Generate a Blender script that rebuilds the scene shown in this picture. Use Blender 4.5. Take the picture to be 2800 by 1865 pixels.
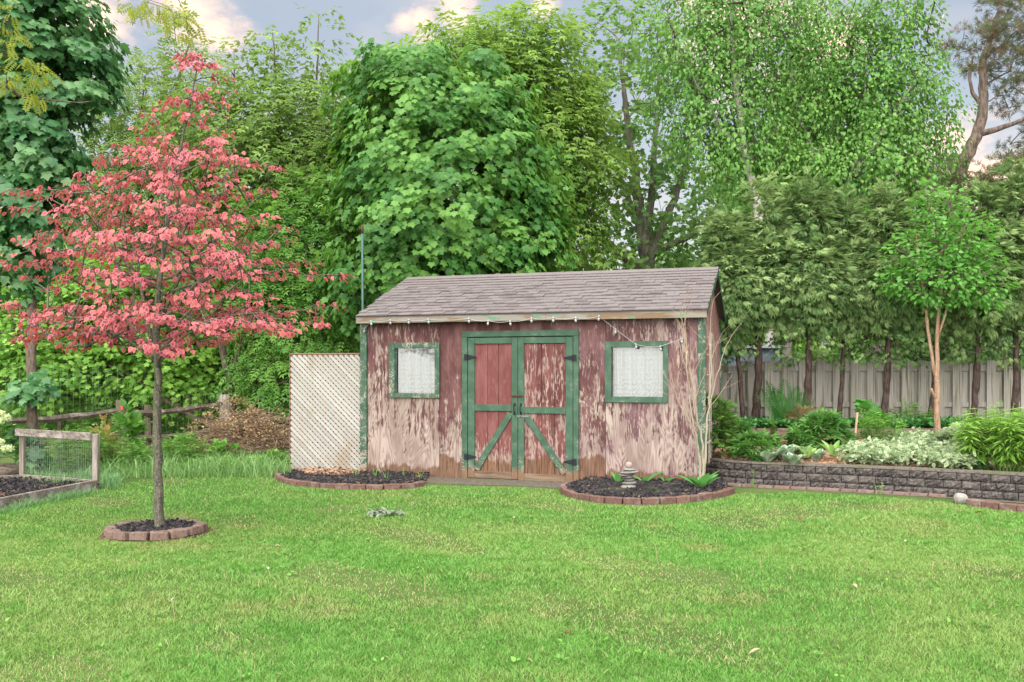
import bpy, math, random
import numpy as np
from mathutils import Vector, Matrix

SC = bpy.context.scene
for _o in list(bpy.data.objects):
    bpy.data.objects.remove(_o)
COL = SC.collection
random.seed(7)
RNG = np.random.default_rng(11)

# ------------------------------------------------------------------ camera
F, CX, HY, H = 2500.0, 1400.0, 1025.0, 1.45      # focal length and horizon in photograph pixels, eye height in metres
cam_d = bpy.data.cameras.new('camera')
cam = bpy.data.objects.new('camera', cam_d)
COL.objects.link(cam)
cam.location = (0, 0, H)
cam.rotation_euler = (math.radians(90), 0, 0)
cam_d.sensor_fit = 'HORIZONTAL'
cam_d.sensor_width = 36.0
cam_d.lens = 36.0 * F / 2800.0
cam_d.shift_y = (HY - 932.5) / 2800.0
cam_d.clip_start = 0.05
cam_d.clip_end = 600
SC.camera = cam

# ------------------------------------------------------------------ world
SUN_EL, SUN_AZ = math.radians(50), math.radians(196)     # overcast sun high behind the camera
world = bpy.data.worlds.new('World')
SC.world = world
world.use_nodes = True
_t = world.node_tree
_t.nodes.clear()
def _w(kind, **kw):
    n = _t.nodes.new(kind)
    for k, v in kw.items():
        setattr(n, k, v)
    return n
def _m(op, a, b=None, c=None):
    n = _w('ShaderNodeMath', operation=op)
    for i, v in enumerate((a, b, c)):
        if v is None: continue
        if isinstance(v, bpy.types.NodeSocket): _t.links.new(v, n.inputs[i])
        else: n.inputs[i].default_value = v
    return n.outputs[0]
def _mixc(f, a, b):
    n = _w('ShaderNodeMix', data_type='RGBA')
    for i, v in ((0, f), (6, a), (7, b)):
        if isinstance(v, bpy.types.NodeSocket): _t.links.new(v, n.inputs[i])
        else: n.inputs[i].default_value = v if i == 0 else (*v, 1)
    return n.outputs[2]
_sky = _w('ShaderNodeTexSky', sky_type='NISHITA', sun_disc=False)
_sky.sun_elevation, _sky.sun_rotation = SUN_EL, SUN_AZ
_skyb = _w('ShaderNodeVectorMath', operation='SCALE'); _skyb.inputs['Scale'].default_value = .30; _t.links.new(_sky.outputs[0], _skyb.inputs[0])
_sky.air_density, _sky.dust_density, _sky.ozone_density = 1.0, 1.5, 1.0
_tc = _w('ShaderNodeTexCoord')
def _noise(scale, detail, vec, rough=.55):
    n = _w('ShaderNodeTexNoise')
    n.inputs['Scale'].default_value = scale; n.inputs['Detail'].default_value = detail; n.inputs['Roughness'].default_value = rough
    _t.links.new(vec, n.inputs['Vector'])
    return n.outputs[0]
def _vm(vec, s):
    n = _w('ShaderNodeVectorMath', operation='MULTIPLY'); n.inputs[1].default_value = s
    _t.links.new(vec, n.inputs[0]); return n.outputs[0]
def _ramp(x, lo, hi):
    n = _w('ShaderNodeMapRange', interpolation_type='SMOOTHSTEP')
    _t.links.new(x, n.inputs[0]); n.inputs[1].default_value = lo; n.inputs[2].default_value = hi
    return n.outputs[0]
_dir = _tc.outputs['Generated']
# thin veil over the blue, then separate warm-lit clouds
VEIL, CLOUD, GREY, PALE_SKY = (1.50, 1.70, 1.98), (4.6, 3.15, 2.3), (1.85, 1.82, 1.92), (2.5, 2.5, 2.5)
_veil = _mixc(_m('ADD', _m('MULTIPLY', _noise(2.2, 3, _vm(_dir, (1, 1, 2.2))), .5), .50), _skyb.outputs[0], VEIL)
_base = _mixc(_ramp(_noise(3.2, 4, _vm(_dir, (1, 1, 2.0))), .50, .66), _veil, GREY)
_spots = None
for (px, py, r) in ((520, 55, .062), (260, 40, .050), (590, 85, .030), (1155, 55, .026), (1240, 8, .040), (1110, 58, .018), (1480, 20, .016), (2020, 90, .075), (2240, 110, .05), (2640, 470, .07)):
    d = Vector(((px - CX) / F, 1, (HY - py) / F)).normalized()
    n = _w('ShaderNodeVectorMath', operation='DISTANCE'); n.inputs[1].default_value = d
    _t.links.new(_vm(_dir, (1, 1, 1)), n.inputs[0])
    s = _m('SUBTRACT', 1.0, _m('DIVIDE', n.outputs['Value'], r))
    _spots = s if _spots is None else _m('SMOOTH_MAX', _spots, s, .25)
_edge = _m('ADD', _m('MAXIMUM', _spots, -1.2), _m('MULTIPLY', _m('SUBTRACT', _noise(16, 6, _vm(_dir, (1, 1, 1.9)), .62), .5), 2.6))
_wild = _ramp(_noise(5.5, 6, _vm(_dir, (1, 1, 2.2)), .6), .62, .78)
_cl = _m('MAXIMUM', _ramp(_edge, -.1, 1.25), _m('MULTIPLY', _wild, .45))
_el = _w('ShaderNodeSeparateXYZ'); _t.links.new(_dir, _el.inputs[0])
_low = _w('ShaderNodeMapRange', interpolation_type='SMOOTHSTEP'); _t.links.new(_el.outputs['Z'], _low.inputs[0])
for _i, _v in ((1, .02), (2, .34), (3, .85), (4, 0.0)): _low.inputs[_i].default_value = _v
_base = _mixc(_low.outputs[0], _base, PALE_SKY)
_fin = _mixc(_cl, _base, CLOUD)
_bg = _w('ShaderNodeBackground')
_bg.inputs['Strength'].default_value = 0.05
_t.links.new(_fin, _bg.inputs['Color'])
_wo = _w('ShaderNodeOutputWorld')
_t.links.new(_bg.outputs[0], _wo.inputs['Surface'])

# ------------------------------------------------------------------ sun, exposure
sun_d = bpy.data.lights.new('sun', 'SUN')
sun_d.energy = 1.5
sun_d.angle = math.radians(112)
sun_d.color = (1.0, .95, .88)
sun = bpy.data.objects.new('sun', sun_d)
COL.objects.link(sun)
_sd = Vector((math.sin(SUN_AZ) * math.cos(SUN_EL), math.cos(SUN_AZ) * math.cos(SUN_EL), math.sin(SUN_EL)))
sun.rotation_euler = (-_sd).to_track_quat('-Z', 'Y').to_euler()
sun.location = (0, 0, 40)
SC.view_settings.view_transform = 'Standard'
SC.view_settings.look = 'None'
SC.view_settings.exposure = 3.0
SC.view_settings.gamma = 1.0
SC.view_settings.use_curve_mapping = False
SC.render.engine = 'CYCLES'
SC.cycles.max_bounces = 10
SC.cycles.diffuse_bounces = 6
SC.cycles.glossy_bounces = 2
SC.cycles.transmission_bounces = 5
SC.cycles.transparent_max_bounces = 8
SC.cycles.sample_clamp_indirect = 6.0

# ------------------------------------------------------------------ placing: photograph pixels -> metres
def at(px, py, Y):
    return Vector(((px - CX) / F * Y, Y, H - (py - HY) / F * Y))
def gnd(px, py, z=0.0):
    Y = (H - z) * F / (py - HY)
    return Vector(((px - CX) / F * Y, Y, z))
def bedz(Y):
    return .29 + .14 * (Y - 11.6) / 3.1
def bedpt(px, py):
    b = .14 / 3.1; a = .29 - b * 11.6
    Y = (H - a) / ((py - HY) / F + b)
    return Vector(((px - CX) / F * Y, Y, bedz(Y)))

# ------------------------------------------------------------------ objects
def tag(o, label=None, cat=None, group=None, kind=None):
    for k, v in (('label', label), ('category', cat), ('group', group), ('kind', kind)):
        if v: o[k] = v
    return o
def empty(name, loc, label, cat, group=None, rz=0.0):
    o = bpy.data.objects.new(name, None)
    COL.objects.link(o)
    o.location = loc; o.rotation_euler = (0, 0, rz)
    o.empty_display_size = .1
    return tag(o, label, cat, group)
def link(name, mesh, parent=None, loc=(0, 0, 0), rot=None, scale=None):
    o = bpy.data.objects.new(name, mesh)
    COL.objects.link(o)
    if parent is not None: o.parent = parent
    o.location = loc
    if rot is not None: o.rotation_euler = rot
    if scale is not None: o.scale = scale
    return o

class MB:
    """collects boxes, bars and tubes; build() links them as one mesh object"""
    def __init__(s): s.v = []; s.f = []
    def add(s, vs, fs):
        n = len(s.v); s.v += [tuple(v) for v in vs]; s.f += [tuple(i + n for i in f) for f in fs]; return s
    def box(s, c, d, m=None, jit=0, rnd=random):
        x, y, z = d[0] / 2, d[1] / 2, d[2] / 2
        vs = [Vector((a * x, b * y, e * z)) for a, b, e in ((-1,-1,-1),(1,-1,-1),(1,1,-1),(-1,1,-1),(-1,-1,1),(1,-1,1),(1,1,1),(-1,1,1))]
        if jit: vs = [v + Vector((rnd.uniform(-jit, jit), rnd.uniform(-jit, jit), rnd.uniform(-jit, jit))) for v in vs]
        if m is not None: vs = [m @ v for v in vs]
        c = Vector(c)
        return s.add([v + c for v in vs], [(3,2,1,0),(4,5,6,7),(0,1,5,4),(1,2,6,5),(2,3,7,6),(3,0,4,7)])
    def cbox(s, c, d, ch, m=None, jit=0, rnd=random):
        """box whose edges are cut by ch"""
        hx, hy, hz = d[0] / 2, d[1] / 2, d[2] / 2
        vs = []; idx = {}
        for a in (-1, 1):
            for b in (-1, 1):
                for e in (-1, 1):
                    j = [rnd.uniform(-jit, jit) for _ in range(3)]
                    for k in range(3):
                        p = [a * (hx - ch), b * (hy - ch), e * (hz - ch)]
                        p[k] = (a, b, e)[k] * (hx, hy, hz)[k]
                        idx[(a, b, e, k)] = len(vs); vs.append(Vector([p[i] + j[i] for i in range(3)]))
        fs = []
        for k in range(3):
            i, j = [q for q in range(3) if q != k]
            for sg in (-1, 1):
                f = []
                for u, w in ((-1, -1), (1, -1), (1, 1), (-1, 1)):
                    key = [0, 0, 0]; key[k] = sg; key[i] = u; key[j] = w
                    f.append(idx[(*key, k)])
                if (sg > 0) != (k != 1): f.reverse()
                fs.append(f)
        for k in range(3):
            i, j = [q for q in range(3) if q != k]
            for u in (-1, 1):
                for w in (-1, 1):
                    f = []
                    for sg, kk in ((-1, i), (1, i), (1, j), (-1, j)):
                        key = [0, 0, 0]; key[k] = sg; key[i] = u; key[j] = w
                        f.append(idx[(*key, kk)])
                    cen = sum((vs[q] for q in f), Vector()) / 4
                    nn = (vs[f[1]] - vs[f[0]]).cross(vs[f[2]] - vs[f[0]])
                    if nn.dot(cen) < 0: f.reverse()
                    fs.append(f)
        for a in (-1, 1):
            for b in (-1, 1):
                for e in (-1, 1):
                    f = [idx[(a, b, e, k)] for k in range(3)]
                    cen = sum((vs[q] for q in f), Vector()) / 3
                    nn = (vs[f[1]] - vs[f[0]]).cross(vs[f[2]] - vs[f[0]])
                    if nn.dot(cen) < 0: f.reverse()
                    fs.append(f)
        if m is not None: vs = [m @ v for v in vs]
        c = Vector(c)
        return s.add([v + c for v in vs], fs)
    def bar(s, a, b, w, t, up=Vector((0, 0, 1)), ch=0, jit=0):
        a, b = Vector(a), Vector(b)
        y = (b - a); L = y.length; y.normalize()
        x = y.cross(Vector(up))
        if x.length < 1e-5: x = y.cross(Vector((1, 0, 0)))
        x.normalize(); z = x.cross(y)
        m = Matrix((x, y, z)).transposed()
        return s.cbox((a + b) / 2, (w, L, t), ch, m, jit) if ch else s.box((a + b) / 2, (w, L, t), m, jit)
    def tube(s, pts, rad, k=8, cap=True):
        pts = [Vector(p) for p in pts]
        rads = rad if hasattr(rad, '__len__') else [rad] * len(pts)
        n0 = len(s.v); ref = None
        for i, p in enumerate(pts):
            d = (pts[min(i + 1, len(pts) - 1)] - pts[max(i - 1, 0)]).normalized()
            if ref is None:
                ref = d.cross(Vector((0, 0, 1)) if abs(d.z) < .9 else Vector((1, 0, 0))).normalized()
            ref = (ref - d * ref.dot(d)).normalized(); o = d.cross(ref)
            for q in range(k):
                an = 2 * math.pi * q / k
                s.v.append(tuple(p + (ref * math.cos(an) + o * math.sin(an)) * rads[i]))
        for i in range(len(pts) - 1):
            for q in range(k):
                a = n0 + i * k + q; b = n0 + i * k + (q + 1) % k
                s.f.append((a, b, b + k, a + k))
        if cap:
            s.f.append(tuple(n0 + q for q in reversed(range(k))))
            s.f.append(tuple(n0 + (len(pts) - 1) * k + q for q in range(k)))
        return s
    def lathe(s, prof, k=12, c=(0, 0, 0)):
        n0 = len(s.v)
        for r, z in prof:
            for q in range(k):
                an = 2 * math.pi * q / k
                s.v.append((c[0] + r * math.cos(an), c[1] + r * math.sin(an), c[2] + z))
        for i in range(len(prof) - 1):
            for q in range(k):
                a = n0 + i * k + q; b = n0 + i * k + (q + 1) % k
                s.f.append((a, b, b + k, a + k))
        return s
    def mesh(s, name, mat, smooth=False):
        me = bpy.data.meshes.new(name)
        me.from_pydata(s.v, [], s.f)
        me.materials.append(mat)
        if smooth: me.polygons.foreach_set('use_smooth', [True] * len(me.polygons))
        me.update()
        return me
    def build(s, name, mat, parent=None, smooth=False, loc=(0, 0, 0), rot=None):
        return link(name, s.mesh(name, mat, smooth), parent, loc, rot)

def big_mesh(name, V, T, mat, attrs=None, smooth=False):
    V = np.asarray(V, np.float32); T = np.asarray(T, np.int32)
    me = bpy.data.meshes.new(name)
    k = T.shape[1]
    me.vertices.add(len(V)); me.vertices.foreach_set('co', V.ravel())
    me.loops.add(T.size); me.loops.foreach_set('vertex_index', T.ravel())
    me.polygons.add(len(T)); me.polygons.foreach_set('loop_start', np.arange(0, T.size, k, dtype=np.int32))
    me.materials.append(mat)
    for n, a in (attrs or {}).items():
        me.attributes.new(n, 'FLOAT', 'POINT').data.foreach_set('value', np.asarray(a, np.float32))
    me.update(calc_edges=True)
    me.polygons.foreach_set('use_smooth', np.full(len(T), smooth, dtype=bool))
    return me

# ------------------------------------------------------------------ node helper
class NT:
    def __init__(s, name):
        s.mat = bpy.data.materials.new(name); s.mat.use_nodes = True
        s.t = s.mat.node_tree; s.t.nodes.clear()
        s.out = s.t.nodes.new('ShaderNodeOutputMaterial')
    def n(s, kind, ins=None, **kw):
        x = s.t.nodes.new(kind)
        for k, v in kw.items(): setattr(x, k, v)
        for k, v in (ins or {}).items(): s.set(x.inputs[k], v)
        return x
    def set(s, sock, v):
        if isinstance(v, bpy.types.NodeSocket): s.t.links.new(v, sock)
        elif sock.type == 'RGBA': sock.default_value = (*v, 1) if len(v) == 3 else v
        else: sock.default_value = v
    def obj(s): return s.n('ShaderNodeTexCoord').outputs['Object']
    def pos(s): return s.n('ShaderNodeNewGeometry').outputs['Position']
    def rand(s): return s.n('ShaderNodeObjectInfo').outputs['Random']
    def attr(s, name): return s.n('ShaderNodeAttribute', attribute_name=name).outputs['Fac']
    def vmul(s, v, k): return s.n('ShaderNodeVectorMath', {0: v, 1: k}, operation='MULTIPLY').outputs[0]
    def vadd(s, v, k): return s.n('ShaderNodeVectorMath', {0: v, 1: k}, operation='ADD').outputs[0]
    def comb(s, x, y, z): return s.n('ShaderNodeCombineXYZ', {0: x, 1: y, 2: z}).outputs[0]
    def sep(s, v): return s.n('ShaderNodeSeparateXYZ', {0: v}).outputs
    def noise(s, vec, scale, detail=4, rough=.55, dist=0.0):
        return s.n('ShaderNodeTexNoise', {'Vector': vec, 'Scale': scale, 'Detail': detail, 'Roughness': rough, 'Distortion': dist}).outputs[0]
    def voro(s, vec, scale, out='Distance'):
        return s.n('ShaderNodeTexVoronoi', {'Vector': vec, 'Scale': scale}).outputs[out]
    def m(s, op, a, b=None, clamp=False):
        ins = {0: a}
        if b is not None: ins[1] = b
        return s.n('ShaderNodeMath', ins, operation=op, use_clamp=clamp).outputs[0]
    def mix(s, f, a, b, mode='MIX'):
        return s.n('ShaderNodeMix', {0: f, 6: a, 7: b}, data_type='RGBA', blend_type=mode).outputs[2]
    def step(s, x, lo, hi, a=0.0, b=1.0):
        return s.n('ShaderNodeMapRange', {0: x, 1: lo, 2: hi, 3: a, 4: b}, interpolation_type='SMOOTHSTEP').outputs[0]
    def lin(s, x, lo, hi, a=0.0, b=1.0):
        return s.n('ShaderNodeMapRange', {0: x, 1: lo, 2: hi, 3: a, 4: b}).outputs[0]
    def bump(s, h, dist=.01, strength=1.0):
        return s.n('ShaderNodeBump', {'Height': h, 'Distance': dist, 'Strength': strength}).outputs[0]
    def princ(s, col, rough=.7, spec=.3, normal=None, metal=0.0):
        ins = {'Base Color': col, 'Roughness': rough, 'Specular IOR Level': spec, 'Metallic': metal}
        if normal is not None: ins['Normal'] = normal
        return s.n('ShaderNodeBsdfPrincipled', ins).outputs[0]
    def done(s, sh):
        s.t.links.new(sh, s.out.inputs['Surface']); return s.mat

def leaf_mat(name, a, b, edge=None, trans=.4, rough=.5, spec=.35, tcol=None, patch=0.0, odd=None):
    t = NT(name)
    r = t.attr('rnd')
    c = t.mix(t.step(r, .15, .85), a, b)
    if odd is not None: c = t.mix(t.step(t.attr('odd'), .45, .6), c, odd)
    if patch:
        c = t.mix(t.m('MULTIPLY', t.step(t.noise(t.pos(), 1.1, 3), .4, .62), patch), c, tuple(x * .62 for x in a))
    if edge is not None: c = t.mix(t.step(t.attr('edge'), .35, .8), c, edge)
    p = t.princ(c, rough, spec)
    tr = t.n('ShaderNodeBsdfTranslucent', {'Color': t.mix(.5, c, tcol or tuple(min(1, x * 1.5) for x in b))}).outputs[0]
    return t.done(t.n('ShaderNodeMixShader', {0: trans, 1: p, 2: tr}).outputs[0])

def bark_mat(name, a, b, sc=1.0, moss=None, rough=.9):
    t = NT(name); p = t.obj()
    v = t.vmul(p, (26 * sc, 26 * sc, 5 * sc))
    n1 = t.noise(v, 1.0, 5, .62)
    n2 = t.noise(p, 9 * sc, 4)
    c = t.mix(t.step(n1, .38, .64), a, b)
    c = t.mix(t.m('MULTIPLY', t.step(n2, .5, .68), .5), c, tuple(x * 1.35 for x in b))
    if moss: c = t.mix(t.step(t.noise(p, 34 * sc, 4, .65), .54, .64), c, moss)
    return t.done(t.princ(c, rough, .2, t.bump(n1, .02)))

def wood_mat(name, a, b, stain=None, along=2, sc=1.0, rough=.85, vary=.35):
    """weathered bare wood, grain along one object axis"""
    t = NT(name); p = t.vadd(t.obj(), t.comb(t.m('MULTIPLY', t.rand(), 17.0), t.m('MULTIPLY', t.rand(), 31.0), t.m('MULTIPLY', t.rand(), 23.0)))
    k = [30 * sc] * 3; k[along] = 1.6 * sc
    g = t.noise(t.vmul(p, tuple(k)), 1.0, 5, .6, .4)
    c = t.mix(t.step(g, .36, .66), a, b)
    c = t.mix(t.m('MULTIPLY', t.rand(), vary), c, tuple(x * .55 for x in a))
    k2 = [6 * sc] * 3; k2[along] = 1.2 * sc
    if stain: c = t.mix(t.step(t.noise(t.vmul(p, tuple(k2)), 1, 4), .5, .68), c, stain)
    return t.done(t.princ(c, rough, .2, t.bump(g, .004)))

def plain(name, col, rough=.6, spec=.3, metal=0.0, nz=0.0, sc=12):
    t = NT(name)
    c = t.mix(t.m('MULTIPLY', t.step(t.noise(t.obj(), sc, 4), .35, .7), nz), col, tuple(x * .55 for x in col)) if nz else col
    return t.done(t.princ(c, rough, spec, None, metal))
# ------------------------------------------------------------------ foliage
def tmpl_fan(outline, cen, droop=0.0, fold=0.0):
    """leaf from half an outline (x>=0, base to tip): fan about a midrib point; returns V, T, edge"""
    half = outline
    pts = list(half) + [(-x, y) for x, y in reversed(half) if x > 1e-6]
    V = [(0, cen, 0)] + [(x, y, 0) for x, y in pts]
    T = [(0, i, i % len(pts) + 1) for i in range(1, len(pts) + 1)]
    V = np.array(V, float)
    V[:, 2] = -droop * (V[:, 1] ** 2) + fold * np.abs(V[:, 0])
    e = np.ones(len(V)); e[0] = 0
    return V, np.array(T), e
MAPLE = tmpl_fan([(0, 0), (.30, -.06), (.54, .10), (.42, .28), (.66, .60), (.34, .60), (.20, .76), (0, 1.0)], .3, .25, -.12)
MAPLE_S = tmpl_fan([(0, 0), (.50, .08), (.38, .3), (.6, .62), (.24, .68), (0, 1.0)], .3, .25, -.12)
OVATE = tmpl_fan([(0, 0), (.30, .25), (.30, .55), (0, 1.0)], .45, .15, .12)
OVATE_W = tmpl_fan([(0, 0), (.26, .08), (.38, .36), (.24, .72), (0, 1.0)], .42, .12, .14)
LANCE = tmpl_fan([(0, 0), (.13, .3), (.10, .65), (0, 1.0)], .45, .3, .1)
def tmpl_join(parts):
    V = []; T = []; E = []; n = 0
    for v, t, e in parts:
        V.append(v); T.append(t + n); E.append(e); n += len(v)
    return np.concatenate(V), np.concatenate(T), np.concatenate(E)
def xf(tm, ang, sc, off, roll=0.0, zb=0.0):
    v, t, e = tm
    c, s = math.cos(ang), math.sin(ang)
    w = v * sc
    x = w[:, 0] * c + w[:, 1] * s; y = -w[:, 0] * s + w[:, 1] * c
    return np.stack([x + off[0], y + off[1], w[:, 2] + off[2] + zb * np.hypot(x, y)], 1), t, e
RHOMB = (np.array([(0, 0, 0), (.17, .42, .03), (0, 1, -.1), (-.17, .42, .03)], float), np.array([(0, 1, 2), (0, 2, 3)]), np.array([0., 1, 1, 1]))
def tmpl_pinnate(n, spread=1.05, size=.5, w=1.0):
    ps = []
    for i in range(n):
        y = .22 + .62 * i / max(1, n - 1); s = size * (1 - .25 * abs(i / max(1, n - 1) - .4))
        for sg in (-1, 1):
            v, t, e = RHOMB
            v = v * np.array([w, 1, 1])
            ps.append(xf((v, t, e), sg * spread, s, (0, y, -.15 * y * y)))
    ps.append(xf(RHOMB, 0, size * 1.1, (0, .82, -.12)))
    return tmpl_join(ps)
ASH = tmpl_pinnate(3, .95, .46, 1.25)
ELDER = tmpl_pinnate(2, .9, .58, 1.5)
LOCUST = tmpl_pinnate(6, 1.25, .24, 1.6)
def tmpl_spray(k=7, w=.55):
    """flat cedar spray of fingers"""
    fr = (RHOMB[0] * np.array([w, 1, 1]), RHOMB[1], RHOMB[2])
    ps = [xf(fr, 0, 1.0, (0, 0, 0))]
    for i in range(k - 1):
        y = .12 + .6 * (i // 2) / (k / 2); sg = 1 if i % 2 else -1
        ps.append(xf(fr, sg * .8, .62 - .28 * y, (0, y, 0)))
    V, T, E = tmpl_join(ps)
    V[:, 2] -= .28 * V[:, 1] ** 2
    return V, T, E
SPRAY = tmpl_spray(9)
def tmpl_needles(k=9):
    ps = []
    for i in range(k):
        a = (i / (k - 1) - .5) * 2.6
        v = RHOMB[0] * np.array([.28, 1, 1])
        ps.append(xf((v, RHOMB[1], RHOMB[2]), a, .9, (0, 0, 0), zb=(.35 if i % 2 else -.3)))
    return tmpl_join(ps)
NEEDLES = tmpl_needles()

def unit(a): return a / np.maximum(np.linalg.norm(a, axis=1, keepdims=True), 1e-9)
def leaves_geo(tm, pos, tip, nrm, size, width=1.0):
    V, T, E = tm
    tip = unit(tip); x = unit(np.cross(tip, nrm)); z = np.cross(x, tip)
    size = np.asarray(size)
    k = len(V)
    P = (pos[:, None, :] + size[:, None, None] * (V[None, :, 0:1] * width * x[:, None, :] + V[None, :, 1:2] * tip[:, None, :] + V[None, :, 2:3] * z[:, None, :])).reshape(-1, 3)
    TT = (T[None] + (np.arange(len(pos)) * k)[:, None, None]).reshape(-1, 3)
    return P, TT, np.tile(E, len(pos)), np.repeat(np.arange(len(pos)), k)

def cluster(C, OUT, n, R, size, flat=.6, droop=.45, up=1.0, outw=.6, rnd=.7, vary=.3, hang=0.0, rng=RNG, tcol=.5, face=.55):
    """n leaves about every centre C facing out along OUT: positions, tips, normals, sizes, tint"""
    m = len(C)
    q = rng.normal(size=(m, n, 3)); q /= np.linalg.norm(q, axis=2, keepdims=True)
    q *= rng.uniform(.15, 1, size=(m, n, 1)) ** .45
    q[:, :, 2] *= flat
    q += OUT[:, None, :] * .35
    RR = (R * rng.uniform(.7, 1.3, size=(m, 1, 1))) if np.isscalar(R) else R[:, None, None]
    pos = C[:, None, :] + q * RR
    pos[:, :, 2] -= hang * np.abs(rng.normal(size=(m, n)))
    h = q.copy(); h[:, :, 2] *= .4
    tip = outw * OUT[:, None, :] + h * .8 + rnd * rng.normal(size=(m, n, 3)) * .5
    tip[:, :, 2] -= droop
    nr = np.zeros((m, n, 3)); nr[:, :, 2] = up
    nr += OUT[:, None, :] * face + q * .4 + rng.normal(size=(m, n, 3)) * .35
    sz = size * rng.uniform(1 - vary, 1 + vary, size=(m, n))
    tint = np.clip(tcol + .27 * rng.normal(size=(m, 1)) + .2 * rng.normal(size=(m, n)), 0, 1)
    return pos.reshape(-1, 3), tip.reshape(-1, 3), nr.reshape(-1, 3), sz.ravel(), tint.ravel()

def crown_obj(name, mat, tm, L, parent=None, origin=(0, 0, 0), width=1.0, stuff=True, odd=0.0):
    pos, tip, nr, sz, tint = L
    P, T, E, I = leaves_geo(tm, pos, tip, nr, sz, width)
    at_ = {'rnd': tint[I], 'edge': E}
    if odd: at_['odd'] = (RNG.uniform(size=len(pos)) < odd).astype(float)[I]
    o = link(name, big_mesh(name, P - np.array(origin), T, mat, at_), parent)
    if stuff: o['kind'] = 'stuff'
    return o
def cat_leaves(*Ls): return tuple(np.concatenate([l[i] for l in Ls]) for i in range(5))

def blob(px, py, Y, rx, ry, dep=None):
    c = at(px, py, Y); s = Y / F
    return (np.array(c), np.array([rx * s, (dep if dep else rx * s * .85), ry * s]))
def sample_crown(blobs, n, mind, inner=.55, rng=RNG, zmin=.3, sparse=0.0):
    w = np.array([b[1][0] * b[1][2] + b[1][0] * b[1][1] for b in blobs]); w /= w.sum()
    P = np.zeros((n, 3)); O = np.zeros((n, 3)); k = 0; tries = 0
    cen = sum(b[0] * ww for b, ww in zip(blobs, w))
    while k < n and tries < n * 14:
        tries += 1
        b = blobs[rng.choice(len(blobs), p=w)]
        d = rng.normal(size=3); d /= np.linalg.norm(d)
        r = inner + (1 - inner) * rng.uniform() ** .6
        if rng.uniform() < .17: r *= rng.uniform(1.05, 1.32)
        p = b[0] + d * b[1] * r
        if p[2] < zmin: continue
        if k and mind and (np.sum((P[:k] - p) ** 2, 1) < mind * mind).any(): continue
        o = .75 * d + .35 * (p - cen) / (np.linalg.norm(p - cen) + 1e-6)
        P[k] = p; O[k] = o / np.linalg.norm(o); k += 1
    return P[:k], O[:k]

def skeleton(polys, targets, step=.3, wob=.06, rng=RNG, lift=.10, pen=.7, pw=.42, rtip=.006, rmax=9):
    """twigs from the given trunk polylines (lists of (point, radius)) to every target; returns tube edges (a, b, ra, rb)"""
    P = []; par = []; trunk_n = 0
    for pl in polys:
        for i, (p, r) in enumerate(pl):
            P.append(np.array(p)); par.append(-1)
    trunk_n = len(P)
    NB = trunk_n + len(targets) * 14
    A = np.zeros((NB, 3)); A[:trunk_n] = np.array(P); n = trunk_n
    d0 = np.min(np.linalg.norm(targets[:, None] - A[None, :trunk_n], axis=2), axis=1)
    ends = []
    for ti in np.argsort(d0):
        t = targets[ti]
        D = t - A[:n]
        hd = np.hypot(D[:, 0], D[:, 1])
        cost = np.linalg.norm(D, axis=1) + pen * np.maximum(0, .55 * hd - D[:, 2])
        q = int(np.argmin(cost)); L = np.linalg.norm(t - A[q])
        k = min(12, max(1, int(math.ceil(L / step)))); last = q
        c = (A[q] + t) / 2 + np.array([0, 0, lift * L]) + rng.normal(size=3) * wob * L
        for j in range(1, k + 1):
            u = j / k
            p = (1 - u) ** 2 * A[q] + 2 * u * (1 - u) * c + u * u * t
            if j < k: p = p + rng.normal(size=3) * wob * step * .5
            if n >= NB: break
            A[n] = p; par.append(last); last = n; n += 1
        ends.append(last)
    cnt = np.zeros(n)
    for e in ends: cnt[e] += 1
    for i in range(n - 1, trunk_n - 1, -1):
        if par[i] >= 0: cnt[par[i]] += cnt[i]
    rad = np.minimum(rmax, rtip * np.maximum(cnt, 1) ** pw)
    ed = [(A[par[i]], A[i], min(rad[par[i]] if par[i] >= trunk_n else rad[i] * 1.25, rad[i] * 1.3), rad[i]) for i in range(trunk_n, n)]
    return ed
def edge_mesh(name, edges, mat, origin=(0, 0, 0), k=4):
    a = np.array([e[0] for e in edges]); b = np.array([e[1] for e in edges])
    ra = np.array([e[2] for e in edges]); rb = np.array([e[3] for e in edges])
    d = unit(b - a); a = a - d * ra[:, None] * .4
    ref = np.where(np.abs(d[:, 2:3]) > .9, np.array([[1., 0, 0]]), np.array([[0, 0, 1.]]))
    x = unit(np.cross(d, ref)); y = np.cross(d, x)
    an = np.arange(k) * 2 * math.pi / k
    ring = x[:, None] * np.cos(an)[None, :, None] + y[:, None] * np.sin(an)[None, :, None]
    V = np.concatenate([a[:, None] + ring * ra[:, None, None], b[:, None] + ring * rb[:, None, None]], 1).reshape(-1, 3) - np.array(origin)
    q = np.array([(i, (i + 1) % k, k + (i + 1) % k, k + i) for i in range(k)])
    T = (q[None] + (np.arange(len(edges)) * 2 * k)[:, None, None]).reshape(-1, 4)
    return big_mesh(name, V, T, mat, None, True)

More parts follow.
